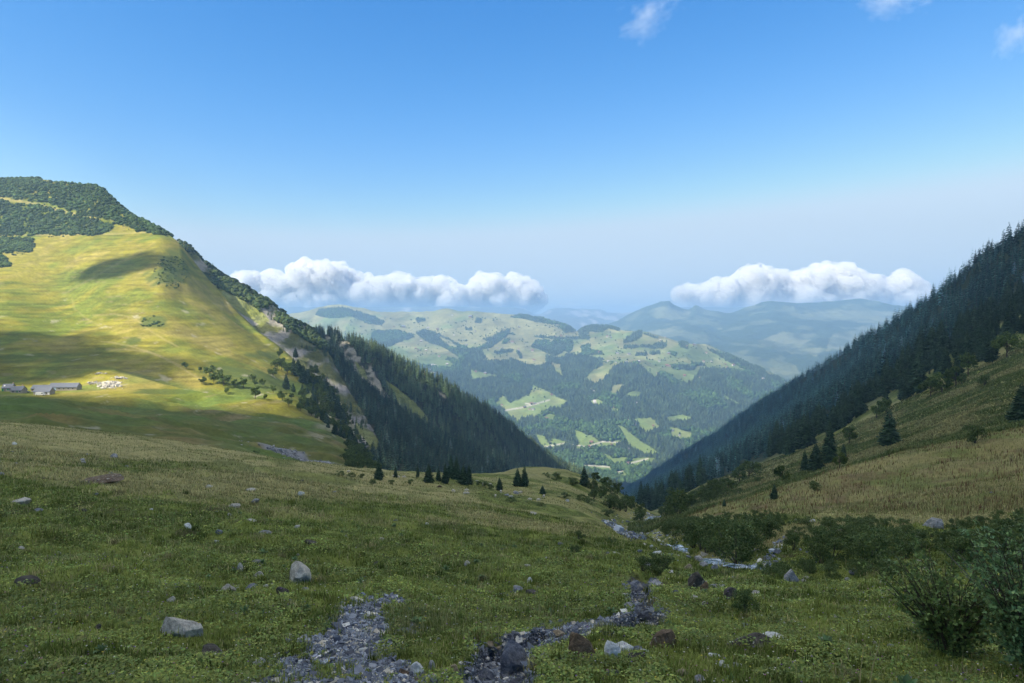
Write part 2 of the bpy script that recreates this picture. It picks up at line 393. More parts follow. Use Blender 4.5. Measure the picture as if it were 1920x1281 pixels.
DRYB = [(1200, 1000), (1290, 960), (1450, 900), (1600, 862), (1760, 822), (2100, 770), (2100, 970), (1920, 955), (1800, 968), (1640, 962), (1450, 962), (1330, 968), (1260, 985)]
def near_colour(S):
    px, py = S.px, S.py; x, y = S.p[..., 0], S.p[..., 1]
    g1 = (0.095, 0.12, 0.028); g2 = (0.18, 0.21, 0.05); dry = (0.31, 0.28, 0.12); rust = (0.17, 0.115, 0.06)
    n1 = fbm(x / 1.1, y / 1.1, 31, 4); n2 = fbm(x / 7, y / 9, 33, 4); n3 = fbm(x / 30, y / 30, 35, 4)
    c = lerp(np.broadcast_to(g1, x.shape + (3,)), g2, smooth(-0.35, 0.35, n1 + 0.4 * n2))
    dryf = smooth(0.05, 0.5, n2 + 0.6 * n3 + 0.35 * smooth(13, 45, y) - 0.12 * smooth(20, 10, y)) * 0.75
    # band of long dry grass on the upper edge of the left slope
    band = smooth(0, 1, np.exp(-((py - (800 + px * 0.15)) / 26.0) ** 2)) * (px < 900) * smooth(25, 45, y)
    dryf = np.clip(dryf + 0.3 * band, 0, 1)
    c = lerp(c, dry, dryf)
    db = inpoly(px, py + 8 * fbm(px / 40, py / 20, 3, 2), DRYB).astype(float) * (y > 35)
    c = lerp(c, lerp(np.broadcast_to((0.25, 0.215, 0.09), c.shape), (0.14, 0.16, 0.045), smooth(-0.1, 0.5, fbm(x / 5, y / 5, 41, 3))), db * 0.85)
    c = lerp(c, rust, db * smooth(0.1, 0.5, fbm(x / 2.2, y / 3.0, 43, 3)) * 0.7)
    bare = smooth(0.30, 0.5, fbm(x / 0.8, y / 0.8, 51, 3)) * (y < 30)
    c = lerp(c, (0.06, 0.045, 0.03), bare * 0.6)
    rv = np.maximum(ravine(px, py), scree(px, py)) * (y < 16)
    c = lerp(c, (0.075, 0.08, 0.095), rv)
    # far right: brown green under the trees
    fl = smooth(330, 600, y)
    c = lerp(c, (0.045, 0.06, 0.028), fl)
    return c
m_ground = mat('meadow', attr='col', rough=0.95, spec=0.1, noise=(0.9, 0.72, 1.3), noise2=(9.0, 0.72, 1.28), bump=(7.0, 0.6, 0.06))
ncol = near_colour(N)
sb = N.build('ground', m_ground, ncol)
# the slope that goes on behind and beside the photographer
bx, by = np.meshgrid(np.linspace(-60, 60, 90), np.linspace(-60, 2.3, 60))
bz = -1.68 + 0.12 * np.maximum(0, 2 - by) + 0.1 * fbm(bx / 3, by / 3, 4) - 0.12 + 0.02 * np.abs(bx)
B0 = Sheet(np.stack([bx, by, bz], -1)); B0.build('meadow_slope_behind', m_ground, near_colour(B0) * 0 + np.array([0.09, 0.12, 0.03]))

# ------------------------------------------------------------------ left mountain
L1 = loft([
 [(-700, 420, 1500), (-300, 352, 1500), (0, 336, 1500), (75, 337, 1500), (110, 345, 1480), (165, 349, 1460), (188, 355, 1450), (238, 400, 1400), (322, 447, 1330), (345, 470, 1300), (385, 520, 1270), (440, 580, 1180), (480, 618, 1100), (530, 655, 1000), (560, 684, 950), (600, 714, 900), (640, 764, 820), (665, 805, 760)],
 [(-700, 500, 1300), (0, 442, 1300), (200, 440, 1290), (290, 440, 1275), (335, 462, 1250), (370, 515, 1210), (400, 552, 1170), (440, 597, 1100), (480, 634, 1030), (520, 665, 960), (560, 700, 880), (600, 735, 820), (640, 790, 740), (668, 825, 700)],
 [(-700, 590, 1050), (0, 525, 1050), (110, 540, 1040), (200, 520, 1030), (290, 520, 1010), (350, 560, 980), (440, 630, 930), (500, 675, 880), (560, 722, 820), (610, 768, 760), (645, 812, 700), (672, 845, 660)],
 [(-700, 650, 850), (0, 592, 850), (120, 620, 820), (200, 625, 790), (290, 610, 820), (400, 650, 800), (480, 694, 770), (550, 742, 730), (620, 790, 690), (675, 858, 620)],
 [(-700, 700, 690), (0, 650, 690), (130, 672, 660), (200, 675, 660), (330, 690, 650), (420, 715, 640), (500, 737, 630), (540, 748, 625), (590, 775, 620), (640, 806, 620), (690, 850, 620)],
 [(-700, 735, 620), (0, 690, 600), (190, 693, 600), (260, 712, 600), (340, 744, 590), (425, 762, 582), (530, 775, 582), (580, 797, 582), (620, 812, 582), (655, 832, 590), (692, 862, 590)],
 [(-700, 750, 590), (0, 706, 590), (150, 708, 580), (190, 700, 575), (260, 716, 570), (340, 735, 556), (380, 742, 552), (425, 748, 550), (470, 751, 548), (530, 759, 545), (580, 781, 545), (620, 798, 545), (650, 817, 545), (692, 862, 550)],
 [(-700, 770, 530), (0, 732, 530), (60, 737, 530), (150, 732, 530), (230, 732, 530), (330, 752, 520), (420, 766, 505), (500, 774, 500), (560, 792, 495), (610, 808, 490), (650, 828, 490), (694, 870, 500)],
 [(-700, 790, 430), (0, 752, 430), (150, 762, 430), (300, 778, 410), (400, 792, 400), (500, 803, 400), (580, 820, 400), (640, 840, 410), (670, 860, 430), (702, 882, 450)],
 [(-700, 800, 330), (0, 762, 330), (150, 774, 330), (300, 795, 320), (400, 815, 310), (470, 832, 300), (540, 845, 310), (620, 852, 330), (665, 868, 350), (710, 888, 400)],
 [(-700, 820, 240), (0, 775, 250), (200, 798, 250), (400, 838, 240), (500, 856, 240), (580, 872, 250), (640, 876, 270), (720, 892, 300)],
 [(-700, 900, 170), (0, 880, 170), (300, 900, 175), (500, 915, 190), (640, 920, 210), (740, 930, 230)],
], 620, 520, (500, 120), ((420, 6, 101, 0), (110, 4, 103, 0), (30, 1.0, 105, 0)))
SCRUB = [[(-400, 300), (0, 320), (60, 333), (100, 345), (185, 352), (225, 385), (325, 445), (250, 432), (200, 412), (160, 405), (100, 385), (40, 372), (-400, 350)],
         [(-400, 355), (0, 374), (60, 385), (120, 398), (180, 412), (215, 425), (205, 436), (150, 441), (-400, 440)],
         [(-400, 446), (0, 446), (60, 446), (68, 462), (60, 474), (30, 473), (-400, 470)], [(-100, 475), (4, 475), (18, 500), (0, 500), (-100, 510)]]
def in_any(px, py, polys):
    r = np.zeros(np.shape(px), bool)
    for p in polys: r |= inpoly(px, py, p)
    return r
def left_colour(S):
    px, py = S.px, S.py; x, y = S.p[..., 0], S.p[..., 1]
    a = (0.215, 0.198, 0.030); b = (0.125, 0.155, 0.025); o = (0.28, 0.235, 0.065)
    n1 = fbm(x / 60, y / 90, 201, 5); n2 = fbm(x / 14, y / 25, 203, 4)
    c = lerp(np.broadcast_to(a, x.shape + (3,)), b, smooth(-0.15, 0.5, n1 + 0.35 * n2))
    c = lerp(c, o, smooth(0.12, 0.5, -n1 + 0.5 * n2) * 0.7)
    c = lerp(c, lerp(np.broadcast_to((0.075, 0.10, 0.028), c.shape), (0.17, 0.14, 0.06), smooth(-0.1, 0.35, fbm(x / 35, y / 28, 209, 4))), smooth(735, 775, py + 0.10 * (px - 300) * (px > 300) * -1) * 0.75)  # darker green and brown grass; the tone also deepens the shade here
    c = lerp(c, (0.10, 0.16, 0.04), smooth(660, 720, py) * smooth(-0.1, 0.35, fbm(x / 40, y / 40, 207, 3)) * 0.6)
    z = S.p[..., 2]
    ter = fbm(x / 35 + y / 60, z / 1.6, 231, 3); c = c * (1 + 0.26 * np.clip(ter * 2, -1, 1) * smooth(740, 700, py))[..., None]
    c = c * (1 + 0.22 * fbm(x / 6, y / 9, 233, 3))[..., None]
    c = lerp(c, (0.28, 0.23, 0.13), smooth(0.5, 0.65, fbm(x / 20, z / 4, 235, 3)) * 0.4)
    # bilberry and juniper patches
    for (qx, qy, rx, ry) in ((285, 605, 26, 14), (250, 640, 18, 9), (325, 500, 28, 34), (310, 520, 40, 20), (500, 665, 40, 8), (480, 720, 60, 22), (300, 735, 60, 6), (430, 700, 60, 14)):
        d = ((px - qx) / rx) ** 2 + ((py - qy) / ry) ** 2
        c = lerp(c, (0.085, 0.115, 0.03), smooth(1.3, 0.3, d + 0.9 * fbm(x / 9, y / 30, 211, 3)) * 0.85)
    c = lerp(c, (0.40, 0.37, 0.30), smooth(0.55, 0.7, fbm(x / 12, y / 20, 213, 3)) * 0.5 * (py > 560))
    # pale lines: trodden track and paths, plus sunlit ridge crests painted in
    for path, wl_, st_ in (([(0, 442), (60, 441), (120, 441), (210, 439), (270, 436), (330, 441)], 1.3, 0.5), ([(0, 372), (35, 377), (70, 384), (105, 393), (140, 402), (180, 412)], 2.6, 0.5), ([(190, 640), (240, 648), (275, 658), (300, 668), (340, 690), (380, 714)], 1.5, 0.4), ([(175, 592), (215, 590), (240, 594), (262, 604), (285, 622), (310, 638), (335, 651)], 1.5, 0.3),
            ([(200, 655), (235, 655), (270, 659), (300, 667), (330, 682), (352, 690)], 2.0, 0.35), ([(130, 545), (160, 528), (190, 512), (220, 495), (250, 480)], 1.8, 0.25), ([(135, 560), (140, 580), (165, 600), (185, 610)], 1.6, 0.2), ([(265, 625), (300, 632), (330, 648)], 1.3, 0.2)):
        wob = 2.5 * fbm(x / 25, y / 25, 251, 3)
        for k in range(len(path) - 1):
            (ax, ay), (cx_, cy_) = path[k], path[k + 1]
            t = np.clip(((px - ax) * (cx_ - ax) + (py - ay) * (cy_ - ay)) / ((cx_ - ax) ** 2 + (cy_ - ay) ** 2), 0, 1)
            d = np.hypot(px - ax - t * (cx_ - ax), py + wob * (ay > 450) - ay - t * (cy_ - ay))
            c = lerp(c, (0.36, 0.30, 0.14), smooth(wl_ * 1.5, wl_ * 0.4, d) * st_)
    sc = in_any(px + 7 * fbm(x / 14, y / 14, 241, 3), py + 5 * fbm(x / 12, y / 16, 242, 3), SCRUB) & (fbm(x / 9, y / 12, 243, 3) < 0.42)
    c = lerp(c, (0.06, 0.085, 0.03), sc * 0.85)
    # limestone outcrop by the barns
    d = ((px - 207) / 24) ** 2 + ((py - 719) / 6) ** 2
    c = lerp(c, (0.46, 0.43, 0.36), smooth(1.0, 0.5, d + 0.8 * fbm(x / 5, y / 8, 217, 3)))
    # stream bed of grey stones
    path = [(400, 823), (440, 832), (480, 838), (530, 850), (575, 862), (630, 878)]
    for k in range(len(path) - 1):
        (ax, ay), (cx_, cy_) = path[k], path[k + 1]
        t = np.clip(((px - ax) * (cx_ - ax) + (py - ay) * (cy_ - ay)) / ((cx_ - ax) ** 2 + (cy_ - ay) ** 2), 0, 1)
        d = np.abs(py - ay - t * (cy_ - ay)) + 0.3 * np.abs(px - ax - t * (cx_ - ax))
        wd = 1.5 + 3.5 * smooth(440, 560, px)
        c = lerp(c, (0.24, 0.24, 0.25), smooth(wd * 1.4, wd * 0.7, d + 1.2 * fbm(x / 3, y / 6, 5)))
    # rock and earth among the shrubs at the edge of the drop
    rk = smooth(0.1, 0.45, fbm(x / 18, y / 30, 219, 4)) * (px > 370) * (py > 655) * smooth(30, 60, px * 0.55 + 300 - py + 140) * 0
    edge = smooth(560, 600, px) * (py < 830) * smooth(-0.2, 0.3, fbm(x / 22, y / 50, 221, 4))
    c = lerp(c, (0.36, 0.33, 0.24), edge * 0.6)
    return c
_f = smooth(735, 765, L1.py) * smooth(900, 860, L1.py)
L1.p[..., 2] += _f * (4.2 * fbm(L1.p[..., 0] / 48, L1.p[..., 1] / 38, 131, 3) + 2.4 * (1 - 2 * np.abs(fbm(L1.p[..., 0] / 30, L1.p[..., 1] / 22, 133, 2))))
m_alp = mat('alpine_pasture', attr='col', rough=0.95, spec=0.08, noise=(0.06, 0.85, 1.15), noise2=(0.45, 0.78, 1.22), bump=(0.25, 0.5, 2.0))
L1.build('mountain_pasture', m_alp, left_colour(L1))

# first spur: crest falling from the mountain into the valley
S1 = loft([
 [(250, 425, 1520), (300, 440, 1500), (345, 462, 1450), (385, 503, 1430), (430, 531, 1400), (480, 560, 1380), (520, 585, 1350), (560, 612, 1320), (600, 640, 1280), (620, 660, 1250), (640, 684, 1220), (670, 718, 1180), (700, 748, 1150), (740, 778, 1120), (800, 812, 1080), (860, 848, 1040), (920, 886, 1000), (960, 912, 960), (1020, 945, 930)],
 [(250, 455, 1400), (345, 490, 1340), (400, 545, 1280), (440, 585, 1230), (500, 630, 1180), (560, 680, 1120), (600, 720, 1060), (650, 765, 1000), (700, 800, 960), (760, 832, 930), (860, 885, 880), (960, 935, 840), (1030, 965, 820)],
 [(250, 500, 1300), (345, 530, 1250), (400, 590, 1190), (440, 625, 1120), (500, 680, 1060), (560, 725, 980), (610, 775, 900), (650, 812, 850), (700, 845, 800), (760, 876, 770), (860, 920, 740), (1040, 985, 720)],
 [(250, 600, 1150), (400, 680, 1050), (500, 760, 940), (600, 845, 800), (700, 900, 700), (800, 940, 650), (1050, 1010, 640)],
 [(250, 800, 1000), (500, 900, 850), (700, 1000, 650), (1060, 1080, 600)],
], 420, 260, (300, 220), ((90, 10, 301, 1), (30, 3, 303, 1)))
def rocky_colour(S, seed, forest, screes, grassy, bare=0.0):
    px, py = S.px, S.py; x, y = S.p[..., 0], S.p[..., 1]
    z = S.p[..., 2]
    n = fbm(x / 20, (y + z) / 60, seed, 5)
    c = lerp(np.broadcast_to((0.13, 0.14, 0.045), x.shape + (3,)), (0.30, 0.285, 0.26), smooth(-0.1 - bare, 0.35 - bare, n))
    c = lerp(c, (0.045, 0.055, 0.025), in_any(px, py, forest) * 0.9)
    c = lerp(c, (0.46, 0.42, 0.33), in_any(px + 7 * fbm(x / 14, y / 14, 7), py + 7 * fbm(x / 14, y / 14, 8), screes) * smooth(-0.55, 0.25, fbm(x / 9, (y + z) / 26, seed + 3, 4)) * 0.9)
    c = lerp(c, (0.26, 0.29, 0.07), in_any(px, py, grassy) * 0.8)
    return c
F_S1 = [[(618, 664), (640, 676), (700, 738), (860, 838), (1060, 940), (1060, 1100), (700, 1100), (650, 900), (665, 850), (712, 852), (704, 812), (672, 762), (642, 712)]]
m_rock_slope = mat('rock_slope', attr='col', rough=0.95, spec=0.1, noise=(0.09, 0.7, 1.3), noise2=(0.6, 0.75, 1.25), bump=(0.15, 1.0, 5.0))
GR_S1 = [[(400, 515), (430, 535), (480, 572), (505, 600), (490, 612), (440, 578), (405, 545)], [(605, 750), (630, 770), (650, 810), (640, 825), (620, 800), (600, 770)], [(668, 792), (700, 812), (716, 835), (700, 845), (680, 820), (665, 805)]]
S1.build('rocky_spur', m_rock_slope, rocky_colour(S1, 305, F_S1, [[(372, 520), (400, 540), (440, 580), (470, 610), (455, 612), (410, 572), (372, 535)], [(420, 528), (450, 545), (478, 565), (460, 563), (425, 538)], [(665, 790), (675, 800), (690, 835), (680, 830), (668, 805)], [(590, 708), (612, 730), (636, 778), (650, 812), (636, 806), (612, 770), (596, 740)]], GR_S1, 0.12))

# second spur, wooded, with a pale scree
S2 = loft([
 [(540, 640, 1720), (600, 634, 1650), (640, 644, 1600), (680, 656, 1560), (720, 671, 1520), (760, 694, 1500), (800, 716, 1500), (860, 746, 1520), (900, 771, 1560), (940, 800, 1620), (980, 832, 1680), (1010, 856, 1740), (1040, 876, 1800), (1080, 895, 1850), (1160, 925, 1950)],
 [(540, 670, 1600), (600, 665, 1520), (660, 690, 1450), (720, 730, 1400), (800, 780, 1400), (860, 815, 1400), (920, 850, 1450), (1000, 890, 1550), (1160, 950, 1800)],
 [(540, 740, 1450), (640, 760, 1330), (700, 800, 1280), (800, 860, 1250), (900, 900, 1300), (1000, 930, 1400), (1160, 980, 1650)],
 [(540, 900, 1300), (700, 960, 1150), (900, 1010, 1150), (1160, 1060, 1500)],
], 380, 220, (450, 300), ((110, 12, 401, 1), (35, 4, 403, 1)))
SC_S2 = [[(634, 640), (648, 640), (664, 652), (676, 672), (684, 694), (694, 712), (716, 728), (735, 748), (715, 752), (690, 735), (668, 706), (650, 676), (634, 660)], [(686, 686), (696, 682), (702, 700), (712, 715), (722, 742), (704, 735), (690, 708)], [(605, 626), (618, 630), (625, 650), (612, 648)], [(820, 735), (835, 738), (838, 752), (826, 750)]]
GR_S2 = [[(722, 712), (745, 728), (775, 752), (800, 780), (812, 815), (790, 800), (760, 770), (735, 745)], [(664, 676), (684, 694), (690, 712), (676, 705)]]
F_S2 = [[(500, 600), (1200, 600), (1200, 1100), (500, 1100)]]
S2.build('wooded_spur', m_rock_slope, rocky_colour(S2, 405, F_S2, SC_S2, GR_S2))
S3 = loft([
 [(980, 838, 2700), (1020, 850, 2650), (1045, 866, 2600), (1070, 884, 2550), (1100, 900, 2500), (1150, 925, 2450)],
 [(980, 900, 2450), (1070, 920, 2350), (1150, 960, 2250)],
 [(980, 1000, 2200), (1150, 1040, 2050)]], 120, 80, (500, 300), ((150, 14, 451, 1),))
S3.build('lower_spur', m_rock_slope, rocky_colour(S3, 455, F_S2, [], []))

# ------------------------------------------------------------------ hills beyond the valley
C1 = loft([
 [(380, 606, 8200), (480, 600, 8200), (560, 588, 8000), (600, 578, 7900), (640, 575, 7800), (680, 583, 7700), (720, 590, 7600), (800, 588, 7500), (830, 583, 7400), (870, 589, 7300), (950, 591, 7200), (985, 594, 7100), (1010, 600, 7000), (1040, 608, 6900), (1065, 616, 6800), (1082, 625, 6700), (1095, 616, 6700), (1115, 612, 6700), (1140, 613, 6600), (1165, 618, 6400), (1200, 622, 6200), (1240, 632, 6000), (1290, 645, 5900), (1330, 656, 5800), (1370, 670, 5700), (1420, 693, 5500), (1460, 713, 5400), (1520, 745, 5300)],
 [(380, 640, 7000), (480, 636, 6900), (620, 634, 6700), (700, 640, 6500), (900, 640, 6300), (1000, 645, 6200), (1080, 655, 6000), (1160, 655, 5700), (1250, 668, 5500), (1330, 680, 5400), (1400, 700, 5250), (1520, 755, 5150)],
 [(380, 690, 5700), (560, 690, 5600), (760, 682, 5500), (900, 688, 5400), (1000, 700, 5300), (1080, 705, 5150), (1180, 700, 5000), (1250, 715, 4950), (1350, 722, 4900), (1420, 735, 4900), (1520, 775, 4850)],
 [(380, 760, 4700), (600, 760, 4700), (900, 760, 4600), (1000, 765, 4550), (1080, 780, 4450), (1200, 785, 4400), (1350, 800, 4400), (1520, 830, 4400)],
 [(380, 850, 4000), (700, 850, 4000), (950, 845, 3950), (1100, 850, 3900), (1250, 865, 3900), (1520, 900, 3900)],
 [(380, 950, 3500), (900, 940, 3450), (1150, 915, 3450), (1300, 940, 3400), (1520, 990, 3400)],
], 700, 420, (1500, 350), ((900, 28, 501, 1), (300, 12, 503, 1), (90, 4, 505, 0)))
FOR_TOP = [(300, 655), (690, 655), (700, 621), (744, 620), (777, 627), (778, 641), (740, 647), (724, 653), (735, 672), (770, 680), (800, 685), (845, 692), (853, 686), (835, 670), (812, 655), (778, 624), (794, 617), (825, 627), (857, 644), (880, 652), (900, 652), (912, 668), (905, 676), (920, 678), (960, 674), (985, 682), (1005, 688), (1025, 682), (1022, 668), (1050, 672), (1065, 664), (1090, 666), (1130, 673), (1130, 686), (1115, 693), (1105, 700), (1098, 712), (1118, 720), (1140, 700), (1150, 686), (1160, 683), (1195, 681), (1205, 690), (1215, 700), (1230, 708), (1238, 699), (1265, 712), (1290, 720), (1305, 705), (1312, 693), (1345, 690), (1400, 697), (1450, 712), (1540, 740), (1540, 1100), (300, 1100)]
F_C = [FOR_TOP,
 [(955, 594), (985, 588), (1010, 594), (1035, 602), (1060, 609), (1020, 607), (1000, 603), (975, 597)],
 [(1047, 612), (1060, 607), (1082, 620), (1060, 626), (1050, 618)],
 [(1085, 622), (1100, 609), (1120, 606), (1138, 609), (1165, 618), (1160, 621), (1140, 616), (1128, 624), (1105, 623), (1100, 634), (1087, 634)],
 [(1003, 629), (1058, 633), (1105, 631), (1106, 640), (1098, 636), (1040, 636), (1003, 633)],
 [(1170, 637), (1190, 624), (1203, 620), (1203, 632), (1195, 640), (1180, 643), (1168, 644)],
 [(1172, 647), (1205, 648), (1224, 646), (1240, 640), (1249, 641), (1251, 652), (1228, 655), (1200, 651), (1170, 655)],
 [(1003, 640), (1020, 636), (1035, 643), (1048, 630), (1055, 640), (1056, 660), (1040, 668), (1020, 660), (995, 650)],
 [(1056, 640), (1072, 636), (1075, 648), (1068, 662), (1056, 658)], [(1088, 650), (1105, 645), (1107, 655), (1130, 660), (1130, 665), (1092, 668)],
 [(905, 636), (925, 629), (945, 620), (957, 616), (955, 628), (944, 636), (925, 650), (906, 656), (890, 656), (915, 642)],
 [(948, 625), (967, 625), (967, 628), (948, 628)], [(925, 662), (940, 656), (962, 656), (962, 661), (930, 664)], [(967, 658), (973, 658), (980, 673), (975, 673)],
 [(590, 592), (600, 580), (640, 577), (675, 584), (705, 596), (722, 603), (715, 610), (690, 608), (660, 594), (620, 598)],
 [(1190, 664), (1212, 662), (1212, 668), (1190, 668)], [(1218, 661), (1236, 660), (1236, 665), (1218, 665)], [(1256, 660), (1270, 662), (1268, 669), (1258, 668)],
 [(1295, 681), (1322, 683), (1320, 687), (1296, 686)], [(1255, 686), (1270, 684), (1305, 688), (1304, 694), (1262, 694)], [(1205, 624), (1235, 633), (1232, 636), (1208, 628)],
 [(1272, 641), (1290, 645), (1290, 655), (1275, 652)], [(1325, 653), (1370, 668), (1425, 692), (1470, 714), (1462, 722), (1410, 700), (1340, 664)],
 [(872, 615), (886, 615), (886, 620), (872, 620)], [(890, 597), (904, 597), (904, 606), (890, 606)], [(780, 598), (792, 596), (800, 602), (782, 606)], [(1235, 700), (1262, 703), (1258, 712), (1240, 712)], [(948, 636), (958, 636), (950, 645), (940, 645)]]
M_C = [[(928, 756), (942, 740), (955, 756), (975, 748), (992, 740), (1000, 723), (1025, 732), (1053, 748), (1065, 754), (1053, 764), (1040, 765), (1014, 773), (1015, 781), (981, 783), (972, 792), (959, 782)],
 [(1016, 782), (1030, 776), (1040, 778), (1040, 788), (1022, 788)], [(738, 646), (782, 630), (804, 643), (829, 650), (861, 671), (858, 676), (825, 669), (780, 660), (735, 655)], [(822, 631), (845, 640), (858, 652), (850, 653), (835, 645)],
 [(882, 693), (900, 698), (938, 705), (915, 710), (885, 712)], [(1001, 815), (1022, 818), (1025, 832), (1034, 823), (1050, 826), (1069, 829), (1050, 838), (1022, 840)],
 [(1078, 807), (1086, 808), (1100, 815), (1111, 817), (1123, 828), (1162, 826), (1165, 832), (1144, 839), (1100, 840), (1078, 843), (1083, 834)],
 [(1159, 797), (1175, 806), (1197, 825), (1230, 845), (1240, 852), (1210, 852), (1182, 838), (1168, 822)], [(1131, 848), (1147, 859), (1175, 857), (1172, 870), (1153, 870), (1138, 862)],
 [(1090, 872), (1110, 871), (1144, 874), (1150, 882), (1123, 885), (1105, 880)], [(1187, 858), (1230, 858), (1215, 870), (1180, 876)], [(1150, 885), (1170, 882), (1176, 892), (1160, 896)],
 [(1190, 785), (1220, 783), (1238, 800), (1213, 812), (1200, 800)], [(1250, 782), (1280, 777), (1297, 783), (1280, 790), (1255, 790)], [(1257, 800), (1300, 812), (1290, 824), (1260, 822)],
 [(1142, 738), (1151, 722), (1172, 721), (1162, 732), (1155, 741)], [(1169, 746), (1187, 732), (1201, 735), (1200, 743), (1180, 744)], [(1104, 699), (1149, 690), (1138, 704), (1129, 716)],
 [(1356, 739), (1387, 757), (1381, 758), (1358, 745)], [(1032, 679), (1050, 683), (1054, 707), (1040, 694)], [(1105, 752), (1125, 748), (1132, 758), (1112, 760)], [(1146, 764), (1160, 766), (1158, 772), (1146, 770)]]
def far_forest(px, py):
    qx = px + 2.5 * fbm(px / 9, py / 6, 71, 3); qy = py + 2.0 * fbm(px / 9, py / 6, 73, 3)
    return in_any(qx, qy, F_C) & ~in_any(qx, qy, M_C)
def hill_colour(S):
    px, py = S.px, S.py; x, y = S.p[..., 0], S.p[..., 1]
    n1 = fbm(x / 700, y / 700, 511, 4); n2 = fbm(x / 160, y / 160, 513, 4)
    c = lerp(np.broadcast_to((0.165, 0.215, 0.07), x.shape + (3,)), (0.255, 0.245, 0.105), smooth(-0.25, 0.45, n1 + 0.7 * n2 + 0.5 * smooth(680, 600, py)))
    # parcels of mown and grazed land
    cell = 0.5 + 0.9 * fbm((x + 60 * n2) / 170, (y + 80 * n1) / 260, 519, 2)
    c = c * (0.78 + 0.45 * cell[..., None]); c = c * (1 + 0.25 * fbm(x / 40, y / 60, 517, 3))[..., None]
    c = lerp(c, (0.225, 0.29, 0.075), smooth(700, 860, py) * 0.7)
    ff = far_forest(px, py)
    c = lerp(c, (0.05, 0.075, 0.03), ff * 0.9)
    for path in ([(1020, 838), (1060, 831), (1100, 838), (1130, 828), (1162, 830)], [(1095, 872), (1144, 876)], [(945, 770), (975, 765), (1010, 756), (1030, 750)], [(1160, 880), (1185, 868), (1215, 860)], [(985, 757), (1005, 758)], [(1157, 885), (1168, 883)]):
        for k in range(len(path) - 1):
            (ax, ay), (bx_, by_) = path[k], path[k + 1]
            t = np.clip(((px - ax) * (bx_ - ax) + (py - ay) * (by_ - ay)) / ((bx_ - ax) ** 2 + (by_ - ay) ** 2), 0, 1)
            d = np.hypot(px - ax - t * (bx_ - ax), (py - ay - t * (by_ - ay)))
            c = lerp(c, (0.55, 0.50, 0.40), smooth(1.9, 0.7, d) * 0.85)
    sc = in_any(px + 2 * fbm(px / 4, py / 3, 9, 2), py, [[(800, 684), (812, 682), (820, 684), (818, 698), (806, 702)], [(1105, 722), (1112, 728), (1118, 738), (1112, 736)], [(1112, 748), (1118, 752), (1120, 765), (1114, 758)]])
    c = lerp(c, (0.55, 0.50, 0.44), sc)
    return c
m_hill = mat('far_hill', attr='col', rough=0.95, spec=0.05, noise=(0.012, 0.85, 1.15), noise2=(0.06, 0.85, 1.15))
C1.build('pasture_hills', m_hill, hill_colour(C1))

B1 = loft([
 [(1080, 650, 12000), (1140, 614, 11500), (1180, 598, 11200), (1205, 583, 11000), (1232, 571, 10800), (1240, 567, 10750), (1253, 566, 10700), (1264, 574, 10700), (1290, 584, 10700), (1305, 576, 10700), (1320, 583, 10700), (1345, 586, 10600), (1365, 590, 10500), (1400, 583, 10400), (1440, 574, 10300), (1480, 575, 10200), (1540, 572, 10200), (1600, 570, 10200), (1660, 576, 10200), (1720, 585, 10200), (1850, 590, 10200), (2300, 560, 10000)],
 [(1080, 660, 10500), (1180, 628, 10000), (1250, 604, 9900), (1300, 612, 9500), (1345, 618, 9300), (1400, 606, 9400), (1460, 596, 9300), (1540, 600, 9200), (1650, 600, 9200), (1750, 610, 9000), (2300, 600, 8500)],
 [(1080, 690, 9000), (1200, 650, 8500), (1300, 640, 8200), (1360, 650, 8000), (1420, 645, 7900), (1480, 650, 7800), (1560, 640, 7900), (1650, 650, 7800), (1750, 660, 7600), (2300, 660, 7400)],
 [(1080, 760, 7500), (1250, 700, 7000), (1400, 700, 6700), (1480, 708, 6500), (1560, 700, 6500), (1700, 710, 6400), (2300, 740, 6200)],
 [(1080, 860, 6500), (1400, 800, 5900), (1700, 800, 5600), (2300, 850, 5400)],
], 520, 300, (2500, 500), ((1500, 55, 601, 1), (450, 30, 603, 1), (130, 10, 605, 1)))
def massif_colour(S):
    px, py = S.px, S.py; x, y = S.p[..., 0], S.p[..., 1]
    n = fbm(x / 600, y / 600, 611, 5)
    c = np.broadcast_to((0.055, 0.08, 0.035), x.shape + (3,)).copy()
    qx = px + 6 * n; qy = py + 5 * fbm(x / 200, y / 200, 613, 3)
    al = in_any(qx, qy, [[(1215, 585), (1245, 572), (1300, 588), (1290, 598), (1250, 600), (1232, 598)], [(1480, 590), (1560, 584), (1720, 582), (1720, 625), (1640, 608), (1560, 600), (1490, 596)], [(1560, 625), (1640, 608), (1700, 600), (1700, 655), (1640, 645), (1590, 662), (1545, 660)],
        [(1215, 620), (1275, 612), (1290, 626), (1265, 634), (1220, 630)], [(1420, 640), (1470, 620), (1530, 628), (1500, 650), (1460, 660)], [(1440, 690), (1490, 688), (1500, 700), (1450, 702)], [(1320, 605), (1350, 606), (1352, 620)], [(1470, 655), (1540, 650), (1530, 668), (1480, 664)], [(1370, 573), (1440, 573), (1400, 586)]])
    c = lerp(c, (0.19, 0.20, 0.10), al * (0.25 + 0.75 * smooth(-0.35, 0.2, fbm(x / 260, y / 260, 617, 4))))
    c = lerp(c, (0.16, 0.18, 0.09), smooth(0.15, 0.3, fbm(x / 330, y / 330, 619, 4)) * 0.6)
    return c
B1.build('massif', m_hill, massif_colour(B1))
